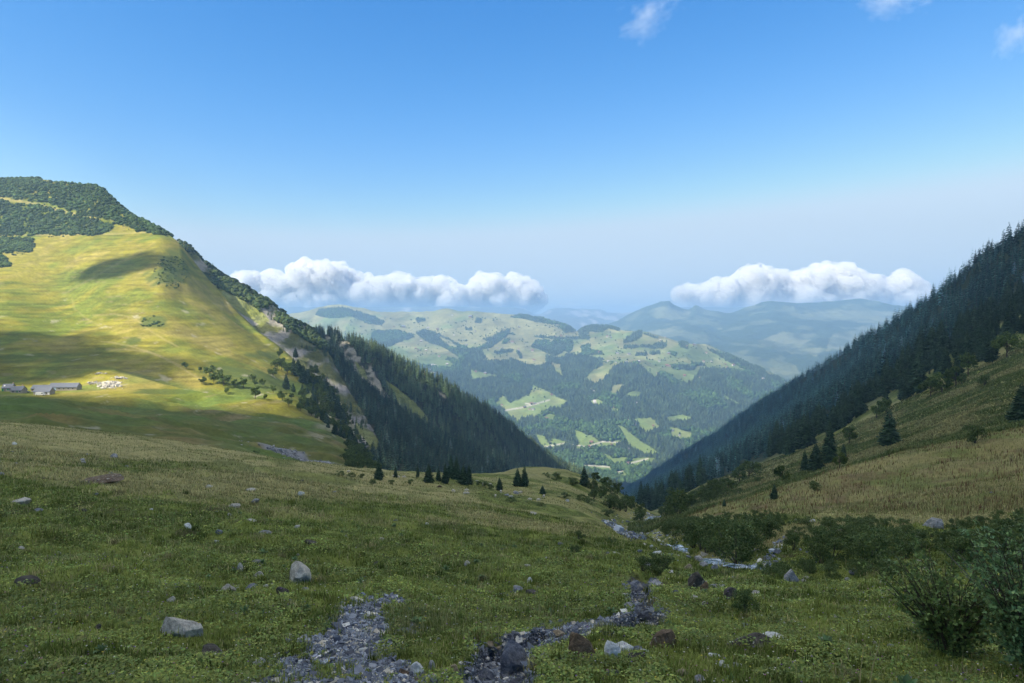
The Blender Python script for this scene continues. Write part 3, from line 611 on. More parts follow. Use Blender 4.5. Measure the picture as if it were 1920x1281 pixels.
A1 = loft([
 [(250, 600, 17000), (420, 580, 17000), (560, 572, 17000), (640, 566, 17000), (700, 563, 17000), (780, 570, 17000), (850, 566, 17000), (905, 574, 17000), (950, 573, 17000), (975, 582, 17000), (1010, 594, 17000), (1022, 588, 17200), (1046, 580, 17200), (1065, 578, 17200), (1088, 584, 17200), (1110, 586, 17200), (1150, 596, 17200), (1200, 592, 17200), (1260, 574, 17200), (1330, 572, 17200), (1372, 574, 17200), (1402, 569, 17200), (1440, 572, 17200), (1700, 570, 17200), (2200, 585, 17000)],
 [(250, 618, 15000), (700, 590, 15500), (850, 592, 15000), (1000, 615, 15000), (1080, 606, 15000), (1200, 620, 15000), (2200, 610, 14500)],
 [(250, 700, 12500), (1080, 660, 13000), (2200, 700, 12500)]], 460, 140, (1500, 500), ((1600, 80, 701, 1), (500, 60, 703, 1), (160, 22, 705, 1)))
A1.p[..., 2] = np.where(A1.p[..., 2] > 250, 250 + 75 * (1 - np.exp(-(A1.p[..., 2] - 250) / 90)), A1.p[..., 2])
xx, yy = A1.p[..., 0], A1.p[..., 1]
A1.build('distant_mountains', m_hill, lerp(np.broadcast_to((0.11, 0.12, 0.09), xx.shape + (3,)), (0.42, 0.40, 0.37), smooth(0.1, 0.5, fbm(xx / 300, yy / 600, 711, 4))))
# floor of the main valley, out of sight, on to the horizon
vx, vy = np.meshgrid(np.linspace(-15500, 15500, 60), np.linspace(-400, 19000, 60))
V0 = Sheet(np.stack([vx, vy, -1040 + 15 * fbm(vx / 900, vy / 900, 3)], -1))
V0.build('valley_floor', m_hill, np.broadcast_to((0.09, 0.13, 0.05), vx.shape + (3,)))

# ------------------------------------------------------------------ plant templates (unit height, origin at the foot): (V, F, C)
def tube(path, rad, n=6, col=(0.1, 0.08, 0.06)):
    path = np.array(path, float); k = len(path); V = []; a = np.linspace(0, 2 * np.pi, n, endpoint=False)
    for i in range(k):
        t = path[min(i + 1, k - 1)] - path[max(i - 1, 0)]; t /= np.linalg.norm(t) + 1e-9
        u = np.cross(t, (0.3, 1, 0.1)); u /= np.linalg.norm(u); v = np.cross(t, u)
        V.append(path[i] + rad[i] * (np.cos(a)[:, None] * u + np.sin(a)[:, None] * v))
    V = np.concatenate(V); F = []
    for i in range(k - 1):
        for j in range(n):
            p, q = i * n + j, i * n + (j + 1) % n
            F += [(p, q, q + n), (p, q + n, p + n)]
    return V, np.array(F), np.broadcast_to(col, V.shape).copy()
def spruce_crown(seed, levels, per, R_=0.17, twigs=0, curtain=True, base=0.07, ragged=0.2):
    g = np.random.default_rng(seed); V = []; F = []; C = []
    def tri(a, b, c, col):
        k = len(V); V.extend([a, b, c]); F.append((k, k + 1, k + 2)); C.extend([col, col, col])
    for i in range(levels):
        h = base + (0.985 - base) * (i / (levels - 1)) ** 0.92
        Lr = R_ * (1 - h) ** 0.78 * (1 if h > 0.16 else 0.85) + 0.008
        n = max(4, int(round(per * (0.55 + 0.45 * (1 - h)))))
        off = g.random() * 6.28
        for j in range(n):
            a = off + 6.283 * j / n + g.normal(0, 0.16); L = Lr * g.uniform(1 - ragged, 1 + ragged)
            ca, sa = math.cos(a), math.sin(a)
            z0 = h + g.normal(0, 0.25 / levels); dr = 0.28 * L + 0.10 * L * g.random()
            w = L * g.uniform(0.24, 0.36) + 0.004
            b0 = np.array([0.01 * ca, 0.01 * sa, z0 + 0.30 * L]); mid = np.array([0.55 * L * ca, 0.55 * L * sa, z0 + 0.02 * L]); tip = np.array([L * ca, L * sa, z0 - dr + 0.12 * L])
            s = np.array([-sa, ca, 0]) * w
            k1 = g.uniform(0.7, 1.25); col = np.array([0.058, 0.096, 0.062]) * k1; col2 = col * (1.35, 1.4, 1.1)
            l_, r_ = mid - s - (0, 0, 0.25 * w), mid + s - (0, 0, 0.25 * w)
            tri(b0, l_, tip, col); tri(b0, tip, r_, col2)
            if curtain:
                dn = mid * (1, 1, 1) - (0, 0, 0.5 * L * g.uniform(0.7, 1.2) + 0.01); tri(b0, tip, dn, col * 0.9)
            for t in range(twigs):
                u = g.uniform(0.35, 1.0); sd_ = g.choice((-1, 1)); q = b0 * (1 - u) + tip * u
                e = q + np.array([ca, sa, 0]) * L * 0.2 + np.array([-sa, ca, 0]) * sd_ * w * g.uniform(0.8, 1.5) - (0, 0, 0.12 * L)
                e2 = q + np.array([-sa, ca, 0]) * sd_ * w * 0.5 - (0, 0, 0.22 * L * g.random() + 0.1 * L)
                tri(q, e, e2, col * g.uniform(0.8, 1.5))
    tri(np.array([0.006, 0, 0.95]), np.array([-0.006, 0.004, 0.95]), np.array([0, 0, 1.0]), np.array([0.05, 0.07, 0.03]))
    return np.array(V), np.array(F), np.array(C)
def trunk_t(r=0.014, h=0.9, col=(0.10, 0.085, 0.07)):
    return tube([(0, 0, -0.04), (0, 0, 0.0), (0.002, 0, 0.3), (0, 0.002, 0.6), (0, 0, h)], [r * 1.5, r * 1.15, r * 0.85, r * 0.5, r * 0.12], 7, col)
def leaf_cloud(g, centres, rad, n, size, col, shell=0.55):
    c = centres[g.integers(0, len(centres), n)]; r = rad[g.integers(0, len(rad), 1)] if len(rad) == 1 else None
    idx = g.integers(0, len(centres), n); c = centres[idx]; rr = rad[idx]
    d = g.normal(size=(n, 3)); d /= np.linalg.norm(d, axis=1)[:, None]
    p = c + d * (rr * (shell + (1 - shell) * g.random(n)) * g.uniform(0.85, 1.12, n))[:, None] * (1, 1, 0.85)
    u = g.normal(size=(n, 3)); u /= np.linalg.norm(u, axis=1)[:, None]
    v = np.cross(u, d + 0.5 * g.normal(size=(n, 3))); v /= np.linalg.norm(v, axis=1)[:, None] + 1e-9
    s = size * g.uniform(0.6, 1.35, n)[:, None]
    V = np.stack([p - u * s, p - v * s * 0.55, p + u * s, p + v * s * 0.55], 1)
    k = g.uniform(0.62, 1.45, n)[:, None]; hue = g.uniform(-0.15, 0.25, n)[:, None]
    C = np.array(col) * k * (1 + hue * np.array([1.0, 0.35, -0.3]))
    F = (np.arange(n) * 4)[:, None] + np.array([0, 1, 2, 3])
    return V.reshape(-1, 3), F, np.repeat(C, 4, 0)
def tri_of(q): return np.concatenate([q[:, [0, 1, 2]], q[:, [0, 2, 3]]])
def broadleaf(seed, wide=0.8, n=1500, col=(0.095, 0.145, 0.04), size=0.040):
    g = np.random.default_rng(seed); nb = 13
    ang = g.random(nb) * 6.28; hh = g.uniform(0.32, 0.88, nb); rr = wide * 0.5 * np.sin(np.clip((hh - 0.12) / 0.9, 0, 1) * 3.0) * g.uniform(0.35, 0.8, nb)
    cen = np.stack([rr * np.cos(ang), rr * np.sin(ang), hh], 1); rad = g.uniform(0.11, 0.19, nb) * (0.6 + wide * 0.5)
    lv = leaf_cloud(g, cen, rad, n, size, col)
    T = [tube([(0, 0, -0.04), (0.01, 0, 0.14), (0.0, 0.01, 0.35), (0, 0, 0.62)], [0.03, 0.022, 0.016, 0.006], 7)]
    for c in cen[:9]:
        h0 = g.uniform(0.14, 0.4); m = c * (0.5, 0.5, 0.5) + np.array([0, 0, h0 * 0.5 + 0.02]); T.append(tube([(0, 0, h0), m, c], [0.011, 0.007, 0.003], 5))
    return lv, cat_parts(T)
def shrub(seed, wide=1.3, n=1300, col=(0.10, 0.145, 0.048), size=0.036, stems=9):
    g = np.random.default_rng(seed); nb = 16
    ang = g.random(nb) * 6.28; hh = g.uniform(0.18, 0.84, nb); rr = wide * 0.5 * g.uniform(0.15, 0.85, nb) * (1.1 - 0.5 * hh)
    cen = np.stack([rr * np.cos(ang), rr * np.sin(ang), hh], 1); rad = g.uniform(0.14, 0.24, nb)
    lv = leaf_cloud(g, cen, rad, n, size, col, 0.4)
    T = []
    for k in range(stems):
        c = cen[k] * (1.05, 1.05, 1.1); T.append(tube([(0.02 * math.cos(k), 0.02 * math.sin(k), -0.05), c * (0.45, 0.45, 0.5), c], [0.014, 0.009, 0.003], 5, (0.09, 0.08, 0.07)))
    return lv, cat_parts(T)
m_needle = mat('needles', attr='col', rough=0.75, spec=0.15, transl=0.12, vary=0.18)
m_leaf = mat('leaves', attr='col', rough=0.6, spec=0.25, transl=0.28, vary=0.15)
m_bark = mat('bark', attr='col', rough=0.95, spec=0.1)
def tmesh(name, T, m): return new_mesh(name, T[0], T[1], m, T[2])

# ------------------------------------------------------------------ spruces
gT = np.random.default_rng(11)
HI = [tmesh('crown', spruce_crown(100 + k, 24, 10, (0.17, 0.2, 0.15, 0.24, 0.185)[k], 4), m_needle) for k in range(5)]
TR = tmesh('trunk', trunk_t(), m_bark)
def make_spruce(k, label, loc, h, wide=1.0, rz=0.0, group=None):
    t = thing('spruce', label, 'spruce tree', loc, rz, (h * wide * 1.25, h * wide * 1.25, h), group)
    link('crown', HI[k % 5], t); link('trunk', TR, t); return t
FOREST_LINE = [(1100, 985), (1180, 985), (1236, 972), (1262, 948), (1300, 920), (1340, 898), (1420, 866), (1500, 846), (1560, 820), (1600, 795), (1640, 780), (1700, 746), (1760, 728), (1800, 704), (1850, 678), (1920, 646), (2100, 565), (2600, 400), (4500, -200)]
def right_forest():
    g = np.random.default_rng(21)
    n = 60000
    x = g.uniform(-150, 700, n); y = np.sqrt(g.uniform(225.0 ** 2, 2700.0 ** 2, n))
    keep = g.random(n) < np.minimum(1, 1.0)
    z = n_z(x, y); p = np.stack([x, y, z], 1); px, py = proj(p)
    line = np.interp(px, *zip(*FOREST_LINE)) + 10 * fbm(x / 25, y / 25, 5, 2)
    crx = np.interp(y, list(CRX), list(CRX.values()))
    ok = (py < line) & ((px > 1255) | (y > 480)) & (x < crx + 25) & (px > 1120) & (px < 2150) & (z < 260)
    # clearings: avalanche tracks and rocky gaps
    gap = fbm(x / 45, y / 110, 91, 3)
    ok &= (gap < 0.26) | (g.random(n) < 0.12)
    near = y < 420
    ok &= ~near | (g.random(n) < 0.9)
    p, px, py, y = p[ok], px[ok], py[ok], y[ok]
    # thin out to a spacing
    cell = np.floor(p[:, :2] / 5.6).astype(int); _, first = np.unique(cell[:, 0] * 100003 + cell[:, 1], return_index=True)
    p, px, py, y = p[first], px[first], py[first], y[first]
    h = np.clip(g.normal(0.9, 0.22, len(p)), 0.35, 1.4) * np.where(y < 450, 17, 20) * np.where(g.random(len(p)) < 0.15, 0.55, 1)
    return p, h, px, py
LONE = [(710, 898, 40, 'spruce with bushy skirts on the meadow, first from the rubble stream', 1.15), (742, 893, 22, 'slim dark spruce between the meadow bushes', 0.8), (785, 893, 22, 'small dark spruce standing alone behind the meadow bushes', 0.9), (805, 903, 36, 'dark spruce just before the close clump on the meadow', 0.95), (822, 900, 26, 'short spruce at the near foot of the meadow clump', 1.0),
 (837, 905, 38, 'pointed spruce at the near end of the meadow clump', 1.0), (846, 895, 44, 'tallest spruce in the middle of the meadow clump', 0.9), (856, 897, 44, 'full spruce in the middle of the meadow clump', 1.1), (870, 906, 36, 'dense spruce at the front of the meadow clump', 1.15), (880, 906, 38, 'narrow spruce at the far end of the meadow clump', 0.9),
 (938, 917, 24, 'stout little spruce between the clump and the round knoll', 1.5), (972, 910, 34, 'left of the twin spruces on the round knoll', 1.2), (983, 910, 40, 'right and taller of the twin spruces on the round knoll', 1.2), (1019, 924, 16, 'little spruce on the path below the round knoll', 1.4), (1095, 909, 38, 'spruce on the far shoulder of the round knoll', 1.15),
 (1668, 834, 70, 'large dark spruce alone in the middle of the slanting meadow', 1.35), (1914, 792, 76, 'tall dark spruce cut by the edge of the picture on the meadow', 1.25), (1556, 868, 78, 'tallest spruce in the group before the wood', 1.15), (1530, 880, 52, 'middle-sized spruce in the group before the wood', 1.1), (1509, 881, 40, 'slender spruce at the outer end of the group before the wood', 1.0), (1452, 934, 30, 'small neat spruce at the top of the yellow meadow', 1.3), (1357, 948, 14, 'tiny spruce low down near the end of the yellow meadow', 1.2), (1582, 862, 34, 'short spruce tucked behind the tallest one of the group', 1.2)]
LONE_P = []
def vis_scale(p): return p[1] / F_PX
for k, (px_, py_, hp, lab, wd) in enumerate(LONE):
    p = N.at(px_, py_); LONE_P.append(p)
    make_spruce(k, lab, p, hp * vis_scale(p) * 1.03, wd, random.random() * 6, None)
rp, rh, rpx, rpy = right_forest()
for q in LONE_P:
    k = np.hypot(rp[:, 0] - q[0], rp[:, 1] - q[1]) > 5; rp, rh, rpx, rpy = rp[k], rh[k], rpx[k], rpy[k]
inframe = (rpx > 1150) & (rpx < 1925)
rank = np.argsort(np.where(inframe, rp[:, 1], 1e9)); single = rank[:250]
m1 = np.zeros(len(rp), bool); m1[single] = True
protos = []
for n_, i in enumerate(single):
    k = n_ % 5
    d_ = float(np.interp(rpx[i], *zip(*FOREST_LINE)) - rpy[i])
    zone = ('low down near the stream gorge' if rpx[i] < 1420 else 'behind the lone group of spruces' if rpx[i] < 1640 else 'above the big lone spruce' if rpx[i] < 1780 else 'high up towards the picture edge')
    edge_ = 'on the outer border of the wood' if d_ < 14 else 'inside the wood'
    lab_ = f'dark spruce {edge_}, {zone}'; grp_ = f'spruces {edge_}, {zone}'
    if n_ < 5:
        t = make_spruce(k, lab_, rp[i], rh[i], 1.05, random.random() * 6.28, grp_); protos.append(t)
    else:
        wd = random.uniform(0.85, 1.3); dup(protos[k], rp[i], random.random() * 6.28, (rh[i] * wd * 1.2, rh[i] * wd * 1.2, rh[i]), lab_, grp_)
MIDT = [cat_parts([spruce_crown(200 + k, 11, 7, (0.15, 0.18, 0.13, 0.16)[k], 0), tube([(0, 0, -0.03), (0, 0, 0.3), (0, 0, 0.9)], [0.016, 0.012, 0.003], 4)]) for k in range(4)]
LOWT = [spruce_crown(220 + k, 8, 6, (0.16, 0.19, 0.14, 0.17)[k], 0, curtain=(k % 2 == 0)) for k in range(4)]
def cone_t(seed, R_):
    g = np.random.default_rng(seed); V = []; F = []
    for (z0, z1, r) in ((0.0, 0.62, R_), (0.3, 1.0, R_ * 0.62)):
        k = len(V); n = 5; V.append((0, 0, z1))
        for j in range(n):
            a = 6.283 * j / n + g.random() * 0.5; q = r * g.uniform(0.75, 1.25); V.append((q * math.cos(a), q * math.sin(a), z0 + g.uniform(-0.05, 0.05)))
        F += [(k, k + 1 + j, k + 1 + (j + 1) % n) for j in range(n)]
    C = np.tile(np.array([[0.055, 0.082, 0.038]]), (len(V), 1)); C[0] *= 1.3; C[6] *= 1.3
    return np.array(V), np.array(F), C
FART = [cone_t(240 + k, (0.3, 0.36, 0.26, 0.42)[k]) for k in range(4)]
def round_t(seed):
    g = np.random.default_rng(seed); V = [(0, 0, 1.0)]; F = []
    for (z, r) in ((0.72, 0.36), (0.38, 0.46), (0.05, 0.3)):
        for j in range(6): a = 6.283 * j / 6 + g.random() * 0.5; V.append((r * g.uniform(0.75, 1.2) * math.cos(a), r * g.uniform(0.75, 1.2) * math.sin(a), z + g.uniform(-0.08, 0.08)))
    for j in range(6): F.append((0, 1 + j, 1 + (j + 1) % 6))
    for b in (1, 7):
        for j in range(6): F += [(b + j, b + 6 + j, b + 6 + (j + 1) % 6), (b + j, b + 6 + (j + 1) % 6, b + (j + 1) % 6)]
    return np.array(V), np.array(F), np.tile(np.array([[0.07, 0.11, 0.035]]), (len(V), 1))
RNDT = [round_t(260 + k) for k in range(3)]
def wood(name, pos, h, temps, seed, m=None, wide=1.0, colvar=0.25, tint=(1, 1, 1), pale=0.0):
    g = np.random.default_rng(seed); parts = []; o = g.integers(0, len(temps), len(pos))
    for k, T in enumerate(temps):
        s = o == k
        if not s.any(): continue
        n = s.sum(); hh = h[s]; w_ = hh * g.uniform(0.8, 1.25, n) * wide
        cm = np.array(tint) * g.uniform(1 - colvar, 1 + colvar, n)[:, None] * (1 + g.uniform(-0.12, 0.12, n)[:, None] * np.array([1, 0.2, -0.6]))
        if pale: cm = np.where((g.random(n) < pale)[:, None], cm * np.array([2.6, 2.0, 2.8]), cm)
        parts.append(merge(tuple(a.astype(np.float32) if a.dtype.kind == 'f' else a for a in T), pos[s].astype(np.float32), g.random(n).astype(np.float32) * 6.28, np.stack([w_, w_, hh], 1).astype(np.float32), cm.astype(np.float32)))
    V, F, C = cat_parts(parts)
    o = link(name, new_mesh(name, V, F, m or m_needle, C)); kind(o, 'stuff'); return o
def wood2(name, sets):
    "one stuff object from several (pos, h, temps, seed, wide, tint, pale)"
    parts = []
    for (pos, h, temps, seed, wide, tint, pale) in sets:
        if not len(pos): continue
        g = np.random.default_rng(seed); o = g.integers(0, len(temps), len(pos))
        for k, T in enumerate(temps):
            s = o == k; n = s.sum()
            if not n: continue
            hh = h[s]; w_ = hh * g.uniform(0.8, 1.25, n) * wide
            cm = np.array(tint) * (1 + 0.55 * fbm(pos[s][:, 0] / 28, pos[s][:, 1] / 28, 991, 3))[:, None] * g.uniform(0.6, 1.5, n)[:, None] * (1 + g.uniform(-0.12, 0.12, n)[:, None] * np.array([1, 0.2, -0.6]))
            if pale: cm = np.where((g.random(n) < pale)[:, None], cm * np.array([2.4, 2.0, 2.6]), cm)
            parts.append(merge(tuple(a.astype(np.float32) if a.dtype.kind == 'f' else a for a in T), pos[s].astype(np.float32), g.random(n).astype(np.float32) * 6.28, np.stack([w_, w_, hh], 1).astype(np.float32), cm.astype(np.float32)))
    V, F, C = cat_parts(parts)
    o = link(name, new_mesh(name, V, F, m_needle, C)); kind(o, 'stuff'); return o
rest = ~m1
a = rest & (rp[:, 1] < 900); b = rest & (rp[:, 1] >= 900)
wood2('spruce_wood', [(rp[a], rh[a], MIDT, 1, 1.3, (0.85, 1.1, 1.6), 0.02), (rp[b], rh[b], LOWT, 2, 1.35, (0.85, 1.15, 1.75), 0.015)])  # blue-green needles pushed bluer, putting shade light into the tint
print('right wood', len(rp))
# left spurs
def sheet_wood(S, poly, not_poly, spacing, hr, seed, extra=None, nmax=60000):
    g = np.random.default_rng(seed); n = int(min(nmax * 3, S.area() / spacing ** 2 * 1.3))
    p = S.scatter(n, g); px, py = proj(p)
    ok = in_any(px, py, poly) & (px > -60) & (px < 1980)
    if not_poly: ok &= ~in_any(px, py, not_poly)
    if extra is not None: ok &= extra(px, py, p, g)
    p = p[ok]
    return p, g.uniform(hr[0], hr[1], len(p))
s1a = sheet_wood(S1, F_S1, [GR_S1[2]], 7.0, (9, 25), 31, lambda a, b, p, g: fbm(p[:, 0] / 30, p[:, 1] / 40, 3) < 0.42)
s1b = sheet_wood(S1, [[(345, 455), (640, 655), (700, 745), (690, 760), (600, 680), (520, 615), (440, 560), (380, 515)], [(560, 640), (640, 730), (690, 800), (640, 860), (600, 820), (600, 740)]], [SC_S2[0]], 9, (4, 12), 32, lambda a, b, p, g: fbm(p[:, 0] / 25, p[:, 1] / 25, 5) > 0.22)
s1c = sheet_wood(S1, [[(335, 448), (400, 492), (450, 525), (560, 590), (625, 640), (640, 665), (600, 655), (520, 605), (440, 555), (400, 535), (362, 510), (340, 480)]], None, 4.5, (3, 8), 33, lambda a, b, p, g: fbm(p[:, 0] / 30, p[:, 1] / 30, 6) > -0.25)
wood2('spur_wood', [(*s1a, MIDT, 3, 1.2, (1.0, 1.0, 1.0), 0.02), (*s1b, MIDT, 4, 1.4, (1.15, 1.15, 1.0), 0), (*s1c, RNDT, 5, 1.3, (0.8, 0.75, 0.8), 0)])
s2a = sheet_wood(S2, F_S2, SC_S2 + GR_S2, 7.4, (14, 30), 34, lambda a, b, p, g: (fbm(p[:, 0] / 40, p[:, 1] / 40, 7) < 0.45) & (b < 990))
s3a = sheet_wood(S3, F_S2, None, 10, (18, 28), 35)
wood2('ridge_wood', [(*s2a, MIDT, 6, 1.2, (1.5, 1.35, 1.0), 0.03), (*s3a, LOWT, 7, 1.1, (1.2, 1.2, 1), 0)])  # warm bright tint paints sunlight into the second spur's trees
print('spurs', len(s1a[0]), len(s1b[0]), len(s1c[0]), len(s2a[0]), len(s3a[0]))
# woods and hedges on the hills beyond
g = np.random.default_rng(41)
p = C1.scatter(200000, g); px, py = proj(p)
ok = (px > 480) & (px < 1510) & far_forest(px, py)
hp_ = p[ok]; hh_ = g.uniform(14, 27, len(hp_)) * np.where(proj(hp_)[1] < 660, 0.8, 1.0)
dec = (fbm(hp_[:, 0] / 220, hp_[:, 1] / 220, 43, 3) + 0.35 * smooth(760, 860, proj(hp_)[1])) > 0.28
ok2 = (px > 480) & (px < 1510) & ~far_forest(px, py) & (g.random(len(p)) < 0.035) & (fbm(p[:, 0] / 160, p[:, 1] / 160, 47, 3) > 0.02) & (py > 596)
wood2('distant_wood', [(hp_[~dec], hh_[~dec], FART, 8, 0.9, (1, 1, 1), 0), (hp_[dec], hh_[dec] * 0.85, RNDT, 9, 1.0, (0.9, 1.0, 0.9), 0), (p[ok2], g.uniform(6, 15, ok2.sum()), RNDT, 10, 1.1, (0.75, 0.8, 0.8), 0)])
print('far trees', len(hp_), ok2.sum())
# dwarf pine and green alder scrub high on the left mountain
g = np.random.default_rng(51)
p = L1.scatter(520000, g); px, py = proj(p)
ok = in_any(px + 8 * fbm(p[:, 0] / 14, p[:, 1] / 14, 241, 3), py + 6 * fbm(p[:, 0] / 12, p[:, 1] / 16, 242, 3), SCRUB) & (px > -60) & (px < 340) & ((fbm(p[:, 0] / 9, p[:, 1] / 12, 243, 3) < 0.36) | (g.random(len(p)) < 0.1))
ok |= in_any(px + 22 * fbm(p[:, 0] / 30, p[:, 1] / 30, 245, 3), py + 14 * fbm(p[:, 0] / 30, p[:, 1] / 30, 246, 3), SCRUB) & (g.random(len(p)) < 0.05) & (px < 335)
sp_ = p[ok]
spot = ((((px - 320) / 32) ** 2 + ((py - 512) / 32) ** 2) < 1) | ((((px - 285) / 24) ** 2 + ((py - 604) / 12) ** 2) < 1)
spot &= g.random(len(p)) < 0.07
p2 = p[spot]
wood2('mountain_scrub', [(sp_, np.clip(2.3 * np.exp(g.normal(0, 0.45, len(sp_))), 0.8, 6.5) * (1 + 0.4 * fbm(sp_[:, 0] / 15, sp_[:, 1] / 15, 77, 2)), RNDT, 11, 1.5, (0.66, 0.72, 0.7), 0), (p2, g.uniform(1.0, 2.2, len(p2)), RNDT, 12, 2.0, (0.8, 0.8, 0.7), 0)])
g = np.random.default_rng(53)
lp = np.array([L1.at(a_, 339) for a_ in g.uniform(-10, 42, 16)]); 
wood2('crest_trees', [(lp + g.normal(0, 2, lp.shape) * (1, 1, 0), g.uniform(5, 9, len(lp)), MIDT, 13, 1.3, (1, 1, 1), 0)])
print('scrub', len(sp_))

# ------------------------------------------------------------------ broadleaved trees and shrubs
BL = []
for k in range(4):
    lv, tr = broadleaf(300 + k, (0.95, 0.8, 1.15, 1.0)[k], 1700)
    BL.append((tmesh('crown', lv, m_leaf), tmesh('trunk', tr, m_bark)))
SH = []
for k in range(4):
    lv, tr = shrub(320 + k, (1.5, 1.8, 1.3, 2.1)[k], 1900)
    SH.append((tmesh('foliage', lv, m_leaf), tmesh('stems', tr, m_bark)))
def make_bl(k, label, loc, h, wide=1.0, group=None, cat='broadleaved tree', name='broadleaf_tree'):
    t = thing(name, label, cat, loc, random.random() * 6.28, (h * wide, h * wide, h), group)
    link('crown', BL[k % 4][0], t); link('trunk', BL[k % 4][1], t); return t
def make_shrub(k, label, loc, h, wide=1.0, group=None, cat='shrub', name='shrub'):
    t = thing(name, label, cat, loc, random.random() * 6.28, (h * wide, h * wide, h), group)
    link('foliage', SH[k % 4][0], t); link('stems', SH[k % 4][1], t); return t
LT = [(349, 690, 13, 1.1, 'lone small tree on the sunlit pasture, farthest from the drop'), (375, 696, 10, 1, 'small tree at the start of the straggling row on the sunlit pasture'), (392, 704, 20, 1, 'dark rounded tree in the upper part of the row on the sunlit pasture'), (411, 706, 14, 1, 'small green tree behind the dark pair in the pasture row'), (378, 718, 13, 1.3, 'pale green bush-like tree below the pasture row'), (402, 716, 19, 1.1, 'tree in the thick of the pasture row'), (418, 722, 22, 1.1, 'broad dark tree closing the pasture row'), (425, 736, 11, 1.1, 'low dark tree just below the pasture row'), (441, 724, 15, 1, 'left one of the dark trees beside the bare earth bank'), (455, 725, 18, 1.1, 'broad dark tree beside the bare earth bank'), (472, 714, 14, 0.9, 'dark oval tree above the bushy slope'), (477, 722, 13, 0.9, 'dark tree touching the oval one from below'), (495, 722, 14, 1, 'grey green tree in the hollow of the bushy slope'), (478, 747, 22, 1.1, 'large tree low on the bushy slope, over the lit meadow'), (514, 706, 17, 1, 'round dark tree on the brow of the bushy slope'), (513, 734, 14, 1, 'small round tree in the middle of the bushy slope'), (529, 748, 17, 1.2, 'tree with wide crown low on the bushy slope'), (547, 748, 11, 1.2, 'low bright green tree beside the wide one'), (543, 765, 13, 1, 'small tree next to the edge of the shaded knoll'), (497, 753, 9, 1.1, 'bush-sized tree behind the lit meadow edge'), (524, 669, 17, 0.8, 'narrow dark tree high on the brow of the pasture'), (530, 692, 22, 1, 'bright leafy tree at the top of the grove on the brow'), (520, 690, 18, 1.1, 'bright leafy tree at the near side of the grove on the brow'), (540, 700, 22, 1.1, 'bright leafy tree in the heart of the grove on the brow'), (568, 758, 16, 1, 'bright green tree on the lit rocky slope, uppermost'), (583, 764, 20, 1.1, 'bright green tree in the middle of the lit rocky slope'), (590, 780, 18, 1, 'green tree close over the shaded knoll on the rocky slope'), (566, 775, 14, 1.2, 'low bright tree next to the knoll edge on the rocky slope')]
def at_left(a_, b_):
    c1_, c2_ = L1.at(a_, b_), S1.at(a_, b_)
    q1, q2 = proj(c1_), proj(c2_)
    return c1_ if math.hypot(q1[0] - a_, q1[1] - b_) < 6 else c2_
for k, (a_, b_, hp, wd, lab) in enumerate(LT):
    p = at_left(a_, b_); make_bl(k, lab, p, hp * vis_scale(p) * 1.15, wd)
LS = [(537, 728, 30, 'dark narrow spruce in the middle of the bushy slope'), (552, 733, 16, 'short spruce beside the narrow one on the bushy slope'), (550, 696, 28, 'lit spruce in the grove on the brow, at its near side'), (560, 702, 30, 'lit spruce in the grove on the brow, second from the top'), (570, 716, 34, 'largest lit spruce of the grove on the brow'), (580, 722, 30, 'lit spruce at the lower end of the grove on the brow'), (555, 668, 18, 'spruce on the skyline of the sunlit pasture'), (614, 742, 34, 'tall spruce on the rocky slope beyond the grove'), (622, 758, 36, 'tall spruce lower on the rocky slope beyond the grove'), (634, 780, 36, 'spruce in the row going down the rocky slope, upper'), (645, 800, 36, 'spruce in the row going down the rocky slope, lower'), (659, 838, 34, 'broad spruce over the end of the shaded knoll'), (640, 822, 24, 'spruce half hidden behind the shaded knoll')]
for k, (a_, b_, hp, lab) in enumerate(LS):
    p = at_left(a_, b_); make_spruce(k, lab, p, hp * vis_scale(p) * 1.05, 1.3)
# thickly overgrown rocky slope under the brow
g = np.random.default_rng(61)
n_ = 0
for _ in range(4000):
    if n_ >= 190: break
    a_, b_ = g.uniform(560, 700), g.uniform(680, 880)
    if not inpoly(np.array([a_]), np.array([b_]), [(575, 700), (600, 690), (640, 760), (668, 800), (700, 870), (655, 872), (650, 835), (600, 795), (560, 765)])[0]: continue
    p = at_left(a_, b_); hp = g.uniform(9, 20)
    if n_ % 3 == 2: make_spruce(int(g.integers(5)), 'spruce growing out of the steep rocky slope under the brow', p, hp * 1.2 * vis_scale(p), 1.2, 0, 'spruces of the rocky slope')
    else: make_bl(int(g.integers(4)), 'green broadleaved tree on the steep rocky slope under the brow', p, hp * vis_scale(p), 1.1, 'leafy trees of the rocky slope')
    n_ += 1
